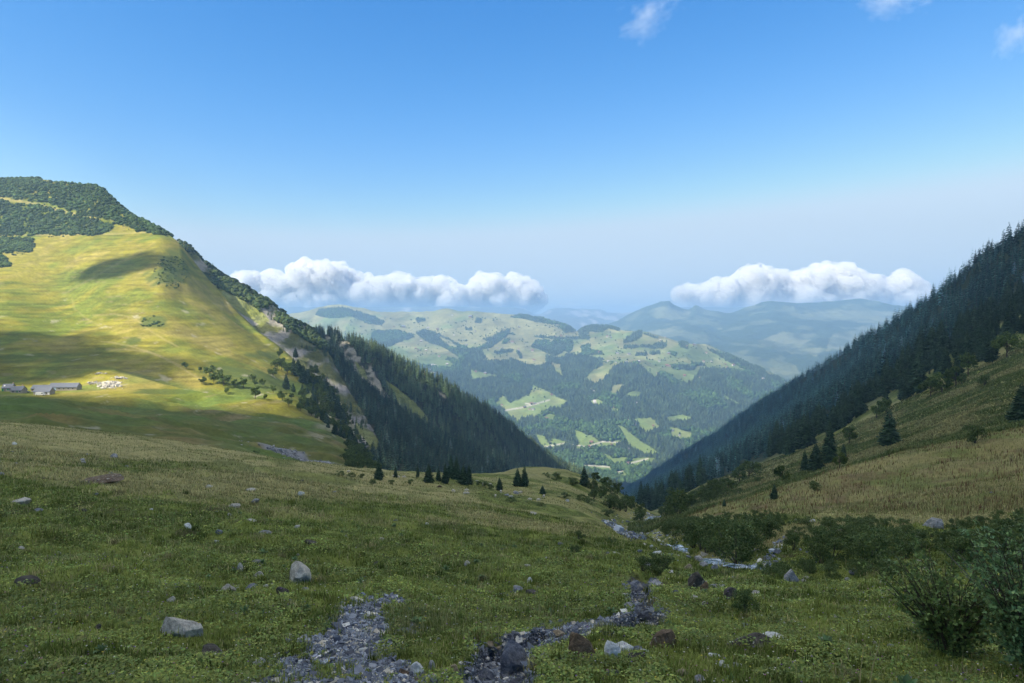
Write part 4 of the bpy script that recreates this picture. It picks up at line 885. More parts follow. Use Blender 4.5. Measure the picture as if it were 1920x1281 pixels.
# dark alders at the end of the shaded knoll
n_ = 0
for _ in range(4000):
    if n_ >= 60: break
    a_, b_ = g.uniform(640, 720), g.uniform(830, 895)
    if not inpoly(np.array([a_]), np.array([b_]), [(655, 835), (680, 850), (705, 875), (715, 893), (690, 893), (645, 880), (648, 860)])[0]: continue
    p = L1.at(a_, b_); make_bl(int(g.integers(4)), 'dark alder in the thicket below the end of the shaded knoll', p, g.uniform(12, 20) * vis_scale(p), 1.1, 'alders in the thicket below the knoll'); n_ += 1
RT = [(1468, 904, 34, 0.9, 'small leafy tree with a bare stem at the top of the yellow meadow'), (1592, 830, 32, 1.1, 'pale leafy tree behind the group of spruces before the wood'), (1404, 892, 30, 1.3, 'wide leafy tree at the lower border of the wood'), (1386, 902, 24, 1.2, 'leafy tree beside the wide one at the lower border'), (1345, 922, 26, 1.2, 'leafy tree at the foot of the wood, over the stream'), (1320, 935, 24, 1.3, 'low leafy tree nearest the stream below the wood'), (1365, 915, 20, 1.2, 'dark leafy tree halfway down the border of the wood'), (1572, 876, 28, 1.0, 'leafy tree leaning against the tallest spruce of the group'), (1645, 782, 32, 1.0, 'thin pale tree at the edge of the wood over the lone spruce'), (1661, 772, 26, 1.0, 'leafy tree at the edge of the wood just over the lone spruce'), (1745, 742, 34, 1.1, 'leafy tree at the edge of the wood, halfway up'), (1765, 735, 36, 1.2, 'broad leafy tree at the edge of the wood, halfway up'), (1790, 722, 36, 1.1, 'leafy tree at the edge of the wood, above the broad one'), (1815, 702, 40, 1.0, 'leafy tree at the upper edge of the wood'), (1888, 668, 46, 1.0, 'light green tree in the dark wood by the picture edge'), (1160, 925, 20, 1.2, 'leafy tree on the shoulder beyond the round knoll, lowest'), (1138, 912, 20, 1.3, 'leafy tree on the shoulder beyond the round knoll, middle'), (1118, 902, 18, 1.3, 'leafy tree on the shoulder beyond the round knoll, highest'), (1180, 945, 18, 1.3, 'leafy tree low down where the knoll meets the gorge'), (1290, 948, 22, 1.3, 'rounded tree over the gorge on the right-hand bank'), (1265, 960, 18, 1.3, 'low rounded tree at the bottom of the gorge')]
for k, (a_, b_, hp, wd, lab) in enumerate(RT):
    p = N.at(a_, b_); make_bl(k, lab, p, hp * vis_scale(p) * 1.12, wd)
SB = [(1829, 828, 34, 1.0, 'dark round bush behind the crest of the yellow meadow'), (1845, 722, 20, 1.1, 'bush high up on the slanting meadow'), (1528, 917, 18, 1.2, 'dark bush just over the crest of the yellow meadow'), (1385, 925, 12, 1.4, 'little bush on the dry slope over the gorge'), (1420, 903, 12, 1.5, 'little bush between the wood and the yellow meadow'), (1043, 898, 14, 1.5, 'broad bush in the shade on the round knoll'), (1075, 905, 12, 1.6, 'flat bush beside the spruce on the round knoll'), (1025, 890, 6, 1.6, 'tiny bush near the top of the round knoll'), (900, 908, 8, 1.4, 'low bush beside the clump of spruces'), (920, 915, 10, 1.3, 'round bush in the dip before the knoll'), (910, 910, 9, 1.3, 'small bush among the sheep before the knoll'), (957, 940, 10, 1.4, 'bush growing over a grey boulder on the sheep pasture'), (1014, 946, 7, 1.8, 'flat bush below the sheep on the pasture'), (1060, 932, 10, 2.0, 'long low bush at the foot of the round knoll'), (1105, 942, 12, 2.0, 'spreading bush at the edge of the ravine'), (1088, 936, 10, 1.8, 'low bush beside the spreading one'), (1140, 965, 12, 2, 'spreading bush hanging over the stream'), (1085, 1010, 16, 1.0, 'small upright bush on the near bank'), (1080, 1035, 16, 1.4, 'round bush low on the grassy bank'), (1145, 1015, 10, 1.4, 'bush on the brink of the left bank'), (1235, 1080, 42, 1.2, 'willow bush with long shoots at the head of the slate ravine'), (1205, 1068, 26, 1.2, 'smaller willow bush beside the one with long shoots'), (1398, 1150, 46, 0.9, 'straggling bush with bare sticks beside the dark stone'), (640, 890, 9, 1.6, 'low dark bush near the rubble stream'), (660, 893, 9, 1.4, 'second low bush near the rubble stream'), (680, 894, 8, 1.5, 'third low bush near the rubble stream'), (545, 858, 11, 1.4, 'dark bush beside the rubble stream, farthest up'), (480, 850, 8, 1.4, 'bush by the bend of the rubble stream'), (735, 905, 8, 1.6, 'low bush in front of the first spruce on the meadow'), (770, 905, 8, 1.8, 'low bush in the row before the spruce clump'), (700, 905, 9, 1.4, 'scrubby bush at the foot of the first spruce')]
for k, (a_, b_, hp, wd, lab) in enumerate(SB):
    p = (L1 if a_ < 600 else N).at(a_, b_); make_shrub(k, lab, p, hp * vis_scale(p) * 1.12, wd)
g = np.random.default_rng(67)
def shrub_field(poly, n, hr, label, group, wide=1.2, dmin=0.0, top=None):
    c = 0; got = []
    P_ = np.array(poly)
    for _ in range(60000):
        if c >= n: break
        a_, b_ = g.uniform(P_[:, 0].min(), P_[:, 0].max()), g.uniform(P_[:, 1].min(), P_[:, 1].max())
        if not inpoly(np.array([a_]), np.array([b_]), poly)[0]: continue
        p = N.at(a_, b_)
        if any(math.hypot(p[0] - q[0], p[1] - q[1]) < dmin for q in got): continue
        got.append(p)
        hh = g.uniform(*hr)
        if top is not None:
            hm = (b_ - np.interp(a_, *zip(*top))) * p[1] / F_PX / 1.12
            hh = min(hh, max(hm, 0.3 * hr[0])) * g.uniform(0.85, 1.05)
        make_shrub(int(g.integers(4)), label, p, hh, wide * g.uniform(0.8, 1.2) * (1.3 if hh < hr[0] else 1), group); c += 1
shrub_field([(1228, 990), (1262, 978), (1310, 968), (1400, 962), (1478, 968), (1470, 990), (1420, 1015), (1385, 1055), (1330, 1050), (1290, 1022), (1250, 1005)], 60, (1.8, 3.4), 'dark green alder in the dense thicket above the stream', 'alders of the thicket above the stream', 0.8, 1.2, [(1220, 985), (1262, 966), (1330, 960), (1400, 958), (1470, 958), (1490, 965)])
shrub_field([(1480, 1000), (1560, 985), (1640, 990), (1760, 1000), (1800, 1020), (1700, 1050), (1640, 1062), (1560, 1060), (1490, 1050)], 34, (0.9, 1.7), 'green willow shrub on the overgrown right-hand bank', 'willow shrubs of the right-hand bank', 0.9, 1.0, [(1480, 985), (1560, 972), (1640, 975), (1760, 985), (1800, 1000)])
shrub_field([(1540, 1050), (1660, 1062), (1690, 1080), (1560, 1082), (1420, 1085), (1430, 1070)], 26, (0.45, 0.9), 'low leafy shrub along the far border of the near grass', 'low shrubs bordering the near grass', 0.9, 0.5, [(1400, 1058), (1500, 1045), (1700, 1040)])
shrub_field([(1780, 985), (1990, 950), (1990, 1080), (1800, 1062), (1760, 1030)], 34, (1.6, 2.8), 'tall dark shrub in the shady thicket by the picture edge', 'tall shrubs of the shady thicket', 0.9, 1.0, [(1760, 985), (1830, 968), (2000, 950)])
shrub_field([(1490, 975), (1540, 968), (1640, 970), (1740, 985), (1640, 990), (1520, 995)], 22, (0.8, 1.5), 'scrubby willow at the foot of the yellow meadow', 'willows at the foot of the yellow meadow', 1.1, 1.0, [(1480, 968), (1640, 962), (1760, 972)])
shrub_field([(1100, 905), (1180, 940), (1215, 965), (1195, 985), (1150, 955), (1100, 930)], 22, (2.0, 3.6), 'alder bush on the steep bank beyond the knoll', 'alder bushes of the steep bank', 0.9, 2.0)
shrub_field([(1225, 965), (1330, 910), (1380, 905), (1330, 945), (1270, 968)], 26, (2.5, 5.0), 'leafy bush between the gorge and the wood', 'bushes between the gorge and the wood', 0.9, 3.0)

# ------------------------------------------------------------------ grass, herbs and stalks of the foreground
def near_points(g, n, y0, y1, x0=-70, x1=1990):
    px = g.uniform(x0, x1, n); y = np.exp(g.uniform(np.log(y0), np.log(y1), n))
    x = (px - CX) / F_PX * y * 1.0
    z = n_z(x, y); p = np.stack([x, y, z], 1)
    return p, *proj(p)
def strips(p, h, wdt, g, lean=0.45, col=None, name='grass', m=None, bend=0.5):
    n = len(p); a = g.random(n) * 6.283; d = np.stack([np.cos(a), np.sin(a), 0 * a], 1); s = np.stack([-np.sin(a), np.cos(a), 0 * a], 1)
    L = (g.random(n) * lean)[:, None] * h[:, None]
    w_ = (wdt * 0.5)[:, None] * s
    up = np.array([0, 0, 1.0]) * h[:, None]
    mid = p + up * 0.55 + d * L * 0.35; tip = p + up * (1 - 0.25 * bend * g.random(n)[:, None]) + d * L
    V = np.stack([p - w_ - (0, 0, 0.01), p + w_ - (0, 0, 0.01), mid + w_ * 0.8, mid - w_ * 0.8, tip], 1).reshape(-1, 3)
    b = (np.arange(n) * 5)[:, None]
    F = [b + np.array([0, 1, 2, 3]), b + np.array([3, 2, 4])]
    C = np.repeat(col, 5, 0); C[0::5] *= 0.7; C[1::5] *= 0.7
    o = link(name, new_mesh(name, V.astype(np.float32), F, m, C)); kind(o, 'stuff'); return o
m_grass = mat('grass_blade', attr='col', rough=0.7, spec=0.15, transl=0.3)
g = np.random.default_rng(71)
def bare_mask(px, py, y):
    return (np.maximum(ravine(px, py), scree(px, py)) > 0.5) & (y < 17)
def ground_tone(p, px, py, g):
    x, y = p[:, 0], p[:, 1]; n = len(p)
    n1 = fbm(x / 1.1, y / 1.1, 31, 4); n2 = fbm(x / 7, y / 9, 33, 4); n3 = fbm(x / 30, y / 30, 35, 4)
    c = lerp(np.broadcast_to((0.125, 0.165, 0.034), (n, 3)), (0.26, 0.30, 0.07), smooth(-0.35, 0.35, n1 + 0.4 * n2))
    dry = smooth(0.0, 0.5, n2 + 0.6 * n3 + 0.35 * smooth(13, 45, y) - 0.1 * smooth(20, 10, y)) * 0.8
    band = np.exp(-((py - (800 + px * 0.15)) / 26.0) ** 2) * (px < 900) * smooth(25, 45, y)
    dry = np.clip(dry + 0.3 * band + 0.08, 0, 1)
    isdry = g.random(n) < dry
    k = g.uniform(0.6, 1.45, n)[:, None]
    c = np.where(isdry[:, None], np.array([0.42, 0.37, 0.17]) * k, c * k)
    return c, isdry, n1, n2
p, px, py = near_points(g, 420000, 3.2, 60)
c, isdry, n1, n2 = ground_tone(p, px, py, g)
ok = ~bare_mask(px, py, p[:, 1]) | (g.random(len(p)) < 0.10 * (1 + 2.5 * fbm(px / 25, py / 15, 145, 3)))
ok &= (g.random(len(p)) < 0.55 + 0.6 * fbm(p[:, 0] / 0.5, p[:, 1] / 0.5, 75, 2) + 0.3)
p, c, isdry, n2, n1 = p[ok], c[ok], isdry[ok], n2[ok], n1[ok]
Y_ = p[:, 1]
tuft = smooth(0.0, 0.5, fbm(p[:, 0] / 0.8, p[:, 1] / 0.8, 77, 3))
h = (0.018 + 0.0024 * Y_) * g.uniform(0.5, 1.3, len(p)) * (1 + 1.2 * tuft * g.random(len(p))) * np.where(isdry, 1.35, 1.0)
w_ = (0.0035 + 0.0008 * Y_) * g.uniform(0.6, 1.4, len(p))
# tussocks: clumps of longer blades
tp, tx, ty = near_points(g, 1500, 4.2, 34); tk = ~bare_mask(tx, ty, tp[:, 1]); tp = tp[tk]
nb_ = 46; tc_, _, _, _ = ground_tone(tp, tx[tk], ty[tk], g)
off = g.normal(0, 1, (len(tp), nb_, 2)) * (0.03 + 0.004 * tp[:, 1])[:, None, None] * g.uniform(0.5, 1.4, len(tp))[:, None, None]
q = np.repeat(tp[:, None, :], nb_, 1); q[..., :2] += off; q = q.reshape(-1, 3)
th_ = np.repeat((0.04 + 0.0045 * tp[:, 1]) * g.uniform(0.6, 1.5, len(tp)), nb_) * g.uniform(0.5, 1.2, len(q))
tcol = np.repeat(tc_, nb_, 0) * g.uniform(0.55, 1.3, len(q))[:, None]
p = np.concatenate([p, q]); h = np.concatenate([h, th_]); w_ = np.concatenate([w_, (0.004 + 0.0007 * q[:, 1]) * g.uniform(0.6, 1.3, len(q))]); c = np.concatenate([c, tcol])
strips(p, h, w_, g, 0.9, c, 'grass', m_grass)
# tall dry grass: scattered stalks, the brow of the left slope, the yellow meadow
p, px, py = near_points(g, 420000, 4, 170)
db = inpoly(px, py + 8 * fbm(px / 40, py / 20, 3, 2), DRYB) & (p[:, 1] > 32)
band = (np.exp(-((py - (800 + px * 0.15)) / 34.0) ** 2) * (px < 1000) > g.random(len(p)) * 1.2) & (p[:, 1] > 22)
knoll = (p[:, 1] > 90) & (px < 1250) & (g.random(len(p)) < 0.5)
patch = (fbm(p[:, 0] / 3.5, p[:, 1] / 3.5, 79, 3) > 0.22) & (p[:, 1] > 6) & (g.random(len(p)) < 0.4) & (px < 1300)
few = g.random(len(p)) < 0.012
ok = (db | band | knoll | patch | few) & ~bare_mask(px, py, p[:, 1])
p, db, few = p[ok], db[ok], (few & ~db & ~band)[ok]
Y_ = p[:, 1]; n = len(p)
h = np.where(db, 0.34, np.where(Y_ > 25, 0.20, 0.14)) * g.uniform(0.5, 1.25, n)
w_ = (0.002 + 0.00045 * Y_) * g.uniform(0.6, 1.3, n)
c = np.array([0.40, 0.365, 0.165]) * g.uniform(0.55, 1.25, n)[:, None]
gr = g.random(n) < np.where(db, 0.45, 0.5); c = np.where(gr[:, None], np.array([0.19, 0.22, 0.06]) * g.uniform(0.6, 1.3, n)[:, None], c)
ru = db & (g.random(n) < 0.16 * (fbm(p[:, 0] / 4, p[:, 1] / 5, 83, 2) > -0.2)); c = np.where(ru[:, None], np.array([0.17, 0.095, 0.05]) * g.uniform(0.7, 1.3, n)[:, None], c)
h = np.where(ru, 0.42 * g.uniform(0.6, 1.3, n), h); w_ = np.where(ru, w_ * 1.7, w_)
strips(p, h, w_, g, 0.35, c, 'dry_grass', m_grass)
# leafy herbs close to the ground
p, px, py = near_points(g, 330000, 3.2, 26)
ok = ~bare_mask(px, py, p[:, 1]) & (fbm(p[:, 0] / 0.7, p[:, 1] / 0.7, 87, 3) > -0.25)
p = p[ok]; n = len(p); s = (0.006 + 0.0013 * p[:, 1]) * g.uniform(0.5, 1.5, n)
u = g.normal(size=(n, 3)); u[:, 2] *= 0.4; u /= np.linalg.norm(u, axis=1)[:, None]
v = np.cross(u, np.array([0, 0, 1.0]) + 0.35 * g.normal(size=(n, 3))); v /= np.linalg.norm(v, axis=1)[:, None]
q = p + np.stack([0 * s, 0 * s, g.uniform(0.0, 0.06, n) * (1 + 0.8 * fbm(p[:, 0] / 0.5, p[:, 1] / 0.5, 143, 2))], 1); s = s[:, None]
V = np.stack([q - u * s, q - v * s * 0.6, q + u * s, q + v * s * 0.6], 1).reshape(-1, 3)
c = np.array([0.165, 0.225, 0.055]) * np.exp(g.normal(0, 0.28, n))[:, None] * (1 + 0.6 * fbm(p[:, 0] / 0.6, p[:, 1] / 0.6, 141, 3))[:, None] * (1 + g.uniform(-0.2, 0.5, n)[:, None] * np.array([1, 0.3, 0.1]))
o = link('herbs', new_mesh('herbs', V, (np.arange(n) * 4)[:, None] + np.arange(4), m_leaf, np.repeat(c, 4, 0))); kind(o, 'stuff')
# flower heads
p, px, py = near_points(g, 1500, 3.5, 12); ok = ~bare_mask(px, py, p[:, 1]); p = p[ok]; n = len(p)
q = p + np.stack([0 * p[:, 0], 0 * p[:, 0], g.uniform(0.05, 0.16, n)], 1); s = (0.004 + 0.0006 * p[:, 1]) * g.uniform(0.6, 1.2, n)
oct_ = np.array([(1, 0, 0), (-1, 0, 0), (0, 1, 0), (0, -1, 0), (0, 0, 0.6), (0, 0, -0.6)]); of = np.array([(0, 2, 4), (2, 1, 4), (1, 3, 4), (3, 0, 4), (2, 0, 5), (1, 2, 5), (3, 1, 5), (0, 3, 5)])
cc = np.array([(0.75, 0.72, 0.62), (0.30, 0.16, 0.42), (0.75, 0.6, 0.08), (0.45, 0.2, 0.3)])[g.choice(4, n, p=[0.4, 0.3, 0.2, 0.1])]
V, F, C = merge((oct_, of, np.ones((6, 3))), q, g.random(n), s, cc)
o = link('meadow_flowers', new_mesh('meadow_flowers', V, F, m_leaf, C)); kind(o, 'stuff')
# rough tussocks of the slope between the yellow meadow and the wood, and of the farther pastures
p, px, py = near_points(g, 150000, 90, 420, 1180, 1990)
line = np.interp(px, *zip(*FOREST_LINE)); ok = (py > line) & (p[:, 1] > 95)
p = p[ok]; n = len(p); nn = fbm(p[:, 0] / 12, p[:, 1] / 20, 89, 3)
c = lerp(np.broadcast_to((0.13, 0.165, 0.055), (n, 3)), (0.30, 0.28, 0.125), smooth(-0.2, 0.4, nn)) * g.uniform(0.6, 1.35, n)[:, None]
strips(p, g.uniform(0.25, 0.8, n), (0.1 + 0.0016 * p[:, 1]) * g.uniform(0.6, 1.2, n), g, 0.8, c, 'slope_grass', m_grass)

# ------------------------------------------------------------------ slate chips
def slabs(name, p, size, flat, cols, g, tilt=0.5, m=None):
    n = len(p); a = g.random((n, 6))
    base = np.array([(-1, -1, 0), (1, -1, 0), (1, 1, 0), (-1, 1, 0)], float)
    q = base[None] * (1 + g.uniform(-0.35, 0.35, (n, 4, 1))); q[:, :, 1] *= g.uniform(0.45, 0.9, n)[:, None]
    t = flat * g.uniform(0.5, 1.5, n)
    lo = q.copy(); hi = q * g.uniform(0.75, 1.0, (n, 1, 1)); lo[:, :, 2] = -t[:, None]; hi[:, :, 2] = t[:, None]
    V = np.concatenate([lo, hi], 1) * size[:, None, None]
    rx, ry, rz = g.normal(0, tilt, n), g.normal(0, tilt, n), g.random(n) * 6.28
    cx_, sx_ = np.cos(rx)[:, None], np.sin(rx)[:, None]; y, z = V[..., 1] * cx_ - V[..., 2] * sx_, V[..., 1] * sx_ + V[..., 2] * cx_; x = V[..., 0]
    cy_, sy_ = np.cos(ry)[:, None], np.sin(ry)[:, None]; x, z = x * cy_ + z * sy_, -x * sy_ + z * cy_
    cz_, sz_ = np.cos(rz)[:, None], np.sin(rz)[:, None]; x, y = x * cz_ - y * sz_, x * sz_ + y * cz_
    V = np.stack([x, y, z], -1) + p[:, None, :]
    F = np.array([(3, 2, 1, 0), (4, 5, 6, 7), (0, 1, 5, 4), (1, 2, 6, 5), (2, 3, 7, 6), (3, 0, 4, 7)])
    F = (F[None] + (np.arange(n) * 8)[:, None, None]).reshape(-1, 4)
    o = link(name, new_mesh(name, V.reshape(-1, 3), F, m, np.repeat(cols, 8, 0))); kind(o, 'stuff'); return o
m_slate = mat('slate', attr='col', rough=0.55, spec=0.4, noise=(30.0, 0.75, 1.25), bump=(60.0, 0.35, 0.01))
def slate_cols(n, g):
    c = np.array([(0.055, 0.062, 0.08), (0.10, 0.112, 0.135), (0.17, 0.185, 0.21), (0.30, 0.27, 0.21), (0.42, 0.40, 0.36)])[g.choice(5, n, p=[0.38, 0.34, 0.18, 0.07, 0.03])]
    return c * 1.5 * g.uniform(0.7, 1.4, n)[:, None]
p, px, py = near_points(g, 420000, 3.6, 12.5, 380, 1330)
k = (np.maximum(ravine(px, py) * 0.85, scree(px, py)) > g.random(len(p)) * 0.9 + 0.05)
rr_ = np.minimum(1, ravine(px, py) + scree(px, py)); k &= (rr_ < 0.3) | (fbm(p[:, 0] / 0.35, p[:, 1] / 0.35, 95, 2) < 0.42)
near_ = np.maximum(ravine(px + 14, py), np.maximum(ravine(px - 14, py + 8), np.maximum(scree(px + 22, py + 6), scree(px - 22, py - 8)))) > 0.5; k |= near_ & (g.random(len(p)) < 0.16)
k |= (fbm(p[:, 0] / 0.5, p[:, 1] / 0.5, 93, 2) > 0.45) & (g.random(len(p)) < 0.25) & (px > 620) & (px < 1150) & (py > 1110)
p = p[k]; n = len(p); s = (0.004 + 0.0007 * p[:, 1]) * np.exp(g.normal(0, 0.5, n))
slabs('slate_scree', p + np.stack([0 * s, 0 * s, s * 0.4], 1), s, 0.22, slate_cols(n, g), g, 0.45, m_slate)
print('slate', n)
# stones of the stream bed and the eroded bank
sp_pts = []
for k in range(len(STREAM) - 1):
    (a1, b1, y1), (a2, b2, y2) = STREAM[k], STREAM[k + 1]
    A_, B_ = P(a1, b1, y1), P(a2, b2, y2)
    m_ = int(60 + 26 * np.linalg.norm(B_ - A_) / 4); t = g.random(m_)[:, None]
    q = A_ * (1 - t) + B_ * t; q[:, 0] += g.normal(0, 1.0 + 0.004 * y1, m_) * (1 + y1 / 120); sp_pts.append(q)
q = np.concatenate(sp_pts)
for poly, m_ in (([(1125, 972), (1160, 998), (1190, 1012), (1180, 1002), (1150, 978)], 500), ([(1190, 985), (1180, 1006), (1212, 1012), (1206, 992)], 200), ([(1425, 1062), (1450, 1020), (1470, 1000), (1478, 1010), (1450, 1050), (1440, 1072)], 160)):
    P_ = np.array(poly); c_ = 0
    while c_ < m_:
        a_, b_ = g.uniform(P_[:, 0].min(), P_[:, 0].max()), g.uniform(P_[:, 1].min(), P_[:, 1].max())
        if inpoly(np.array([a_]), np.array([b_]), poly)[0]: q = np.concatenate([q, N.at(a_, b_)[None]]); c_ += 1
q[:, 2] = n_z(q[:, 0], q[:, 1]); n = len(q); s = (0.02 + 0.0006 * q[:, 1]) * np.exp(g.normal(0, 0.5, n))
slabs('stream_pebbles', q + np.stack([0 * s, 0 * s, 0.3 * s], 1), s, 0.5, slate_cols(n, g) * 1.35, g, 0.5, m_slate)
# rubble of the side stream on the left and the broken outcrop by the barns
q = []
for (a0, b0), (a1, b1), m_, sp__ in (((440, 832), (480, 838), 60, 0.8), ((480, 838), (530, 850), 120, 1.4), ((530, 850), (575, 862), 240, 2.8), ((565, 858), (630, 878), 340, 3.2)):
    for _ in range(m_):
        t = g.random(); q.append(L1.at(a0 + (a1 - a0) * t + g.normal(0, 2), b0 + (b1 - b0) * t + g.normal(0, sp__)))
q = np.array(q); q[:, :2] += g.normal(0, 0.5, (len(q), 2)); n = len(q); s = 0.35 * np.exp(g.normal(0, 0.4, n))
slabs('stream_rubble', q, s, 0.5, np.array([0.24, 0.24, 0.25]) * g.uniform(0.5, 1.6, n)[:, None], g, 0.5, m_slate)
q = []
for _ in range(420):
    a_ = g.normal(0, 1); cx__, cy__, rx__, ry__ = [(176, 716, 8, 2.5), (205, 722, 20, 4), (214, 716, 8, 4), (225, 706, 12, 1.5), (188, 698, 10, 1.2)][g.choice(5, p=[0.2, 0.35, 0.2, 0.15, 0.1])]
    q.append(L1.at(cx__ + g.normal(0, rx__ * 0.6), cy__ + g.normal(0, ry__ * 0.6)))
q = np.array(q); q[:, :2] += g.normal(0, 0.8, (len(q), 2)); n = len(q); s = 0.42 * np.exp(g.normal(0, 0.5, n))
slabs('limestone_outcrop', q, s, 0.6, np.array([0.40, 0.375, 0.33]) * g.uniform(0.45, 1.35, n)[:, None], g, 0.5, m_slate)

# ------------------------------------------------------------------ stream
def stream():
    pts = np.array(STREAM, float); t = np.linspace(0, len(pts) - 1, 140)
    c = P(pchip(np.arange(len(pts)), pts[:, 0], t), pchip(np.arange(len(pts)), pts[:, 1], t), np.exp(pchip(np.arange(len(pts)), np.log(pts[:, 2]), t)))
    wd = 0.4 + 0.009 * c[:, 1] + 0.2 * vnoise(t * 3, t * 0, 4)
    d = np.gradient(c[:, :2], axis=0); nrm = np.stack([-d[:, 1], d[:, 0]], 1); nrm /= np.linalg.norm(nrm, axis=1)[:, None]
    k = 9; u = np.linspace(-1, 1, k)
    V = np.zeros((len(t), k, 3)); V[..., :2] = c[:, None, :2] + nrm[:, None] * (u[None, :, None] * wd[:, None, None])
    gz = n_z(c[:, 0], c[:, 1]); V[..., 2] = (gz + 0.10)[:, None] + 0.05 * vnoise(V[..., 0] * 3, V[..., 1] * 3, 8)
    m = bpy.data.materials.new('running_water'); m.use_nodes = True; n_ = m.node_tree.nodes; l_ = m.node_tree.links; b = n_['Principled BSDF']
    b.inputs['Roughness'].default_value = 0.12; b.inputs['IOR'].default_value = 1.33
    tc = n_.new('ShaderNodeTexCoord'); tn = n_.new('ShaderNodeTexNoise'); tn.inputs['Scale'].default_value = 2.2; tn.inputs['Detail'].default_value = 8; tn.inputs['Roughness'].default_value = 0.7
    l_.new(tc.outputs['Object'], tn.inputs['Vector'])
    cr = n_.new('ShaderNodeValToRGB'); cr.color_ramp.elements[0].position = 0.45; cr.color_ramp.elements[0].color = (0.05, 0.085, 0.13, 1); cr.color_ramp.elements[1].position = 0.60; cr.color_ramp.elements[1].color = (0.75, 0.82, 0.9, 1)
    l_.new(tn.outputs['Fac'], cr.inputs['Fac']); l_.new(cr.outputs[0], b.inputs['Base Color'])
    bp = n_.new('ShaderNodeBump'); bp.inputs['Strength'].default_value = 0.8; bp.inputs['Distance'].default_value = 0.1; l_.new(tn.outputs['Fac'], bp.inputs['Height']); l_.new(bp.outputs[0], b.inputs['Normal'])
    o = link('stream', new_mesh('stream', V.reshape(-1, 3), gridfaces(len(t), k), m, None, True)); kind(o, 'structure')
stream()

# ------------------------------------------------------------------ stones
import bmesh
def rock_mesh(name, seed, dims, m, cuts=9, sub=3, amp=0.05, sharp=True):
    g = np.random.default_rng(seed); bm = bmesh.new(); bmesh.ops.create_icosphere(bm, subdivisions=sub, radius=1.0)
    V = np.array([v.co[:] for v in bm.verts])
    for _ in range(cuts):
        n = g.normal(size=3); n /= np.linalg.norm(n); d = g.uniform(0.5, 0.85)
        k = V @ n - d; V = V - np.where(k > 0, k, 0)[:, None] * n
    V = V / np.abs(V).max(0)
    V += amp * np.stack([vnoise(V[:, 1] * 3 + 9, V[:, 2] * 3 + V[:, 0], seed), vnoise(V[:, 0] * 3, V[:, 2] * 3 + 4, seed + 1), vnoise(V[:, 0] * 3 + V[:, 2], V[:, 1] * 3, seed + 2)], 1)
    V = V * np.array(dims)
    F = np.array([[v.index for v in f.verts] for f in bm.faces]); bm.free()
    me = new_mesh(name, V, F, m, None, False)
    return me
def m_rock(name, c, lo=0.6, hi=1.45, sc=6.0):
    m = mat(name, c, 0.85, spec=0.25, noise=(sc, lo, hi), noise2=(sc * 6, 0.7, 1.3), bump=(sc * 2.5, 1.0, 0.05))
    n = m.node_tree.nodes; l = m.node_tree.links; b = n['Principled BSDF']; src = b.inputs['Base Color'].links[0].from_socket
    tc = next(x for x in n if x.type == 'TEX_COORD')
    for scl, th, col_ in ((sc * 1.3, 0.60, (0.42, 0.40, 0.34, 1)), (sc * 0.8, 0.63, (0.035, 0.035, 0.03, 1)), (sc * 2.2, 0.68, (0.16, 0.14, 0.04, 1))):
        t = n.new('ShaderNodeTexNoise'); t.inputs['Scale'].default_value = scl; t.inputs['Detail'].default_value = 8; t.inputs['Roughness'].default_value = 0.7; t.inputs['Distortion'].default_value = 0.6
        l.new(tc.outputs['Object'], t.inputs['Vector']); mr = n.new('ShaderNodeMapRange'); mr.inputs['From Min'].default_value = th - 0.05; mr.inputs['From Max'].default_value = th + 0.03; l.new(t.outputs['Fac'], mr.inputs['Value'])
        mx = n.new('ShaderNodeMix'); mx.data_type = 'RGBA'; l.new(mr.outputs[0], mx.inputs['Factor']); l.new(src, mx.inputs[6]); mx.inputs[7].default_value = col_; src = mx.outputs[2]
    l.new(src, b.inputs['Base Color'])
    return m
MR = {'pale': m_rock('pale_stone', (0.46, 0.43, 0.37)), 'grey': m_rock('grey_stone', (0.30, 0.30, 0.31)), 'dark': m_rock('dark_stone', (0.085, 0.075, 0.065)), 'brown': m_rock('rusty_stone', (0.14, 0.098, 0.062), 0.4, 1.6), 'white': m_rock('white_stone', (0.64, 0.64, 0.62)), 'slate': m_rock('slate_stone', (0.16, 0.175, 0.21)), 'tan': m_rock('tan_stone', (0.30, 0.24, 0.16))}
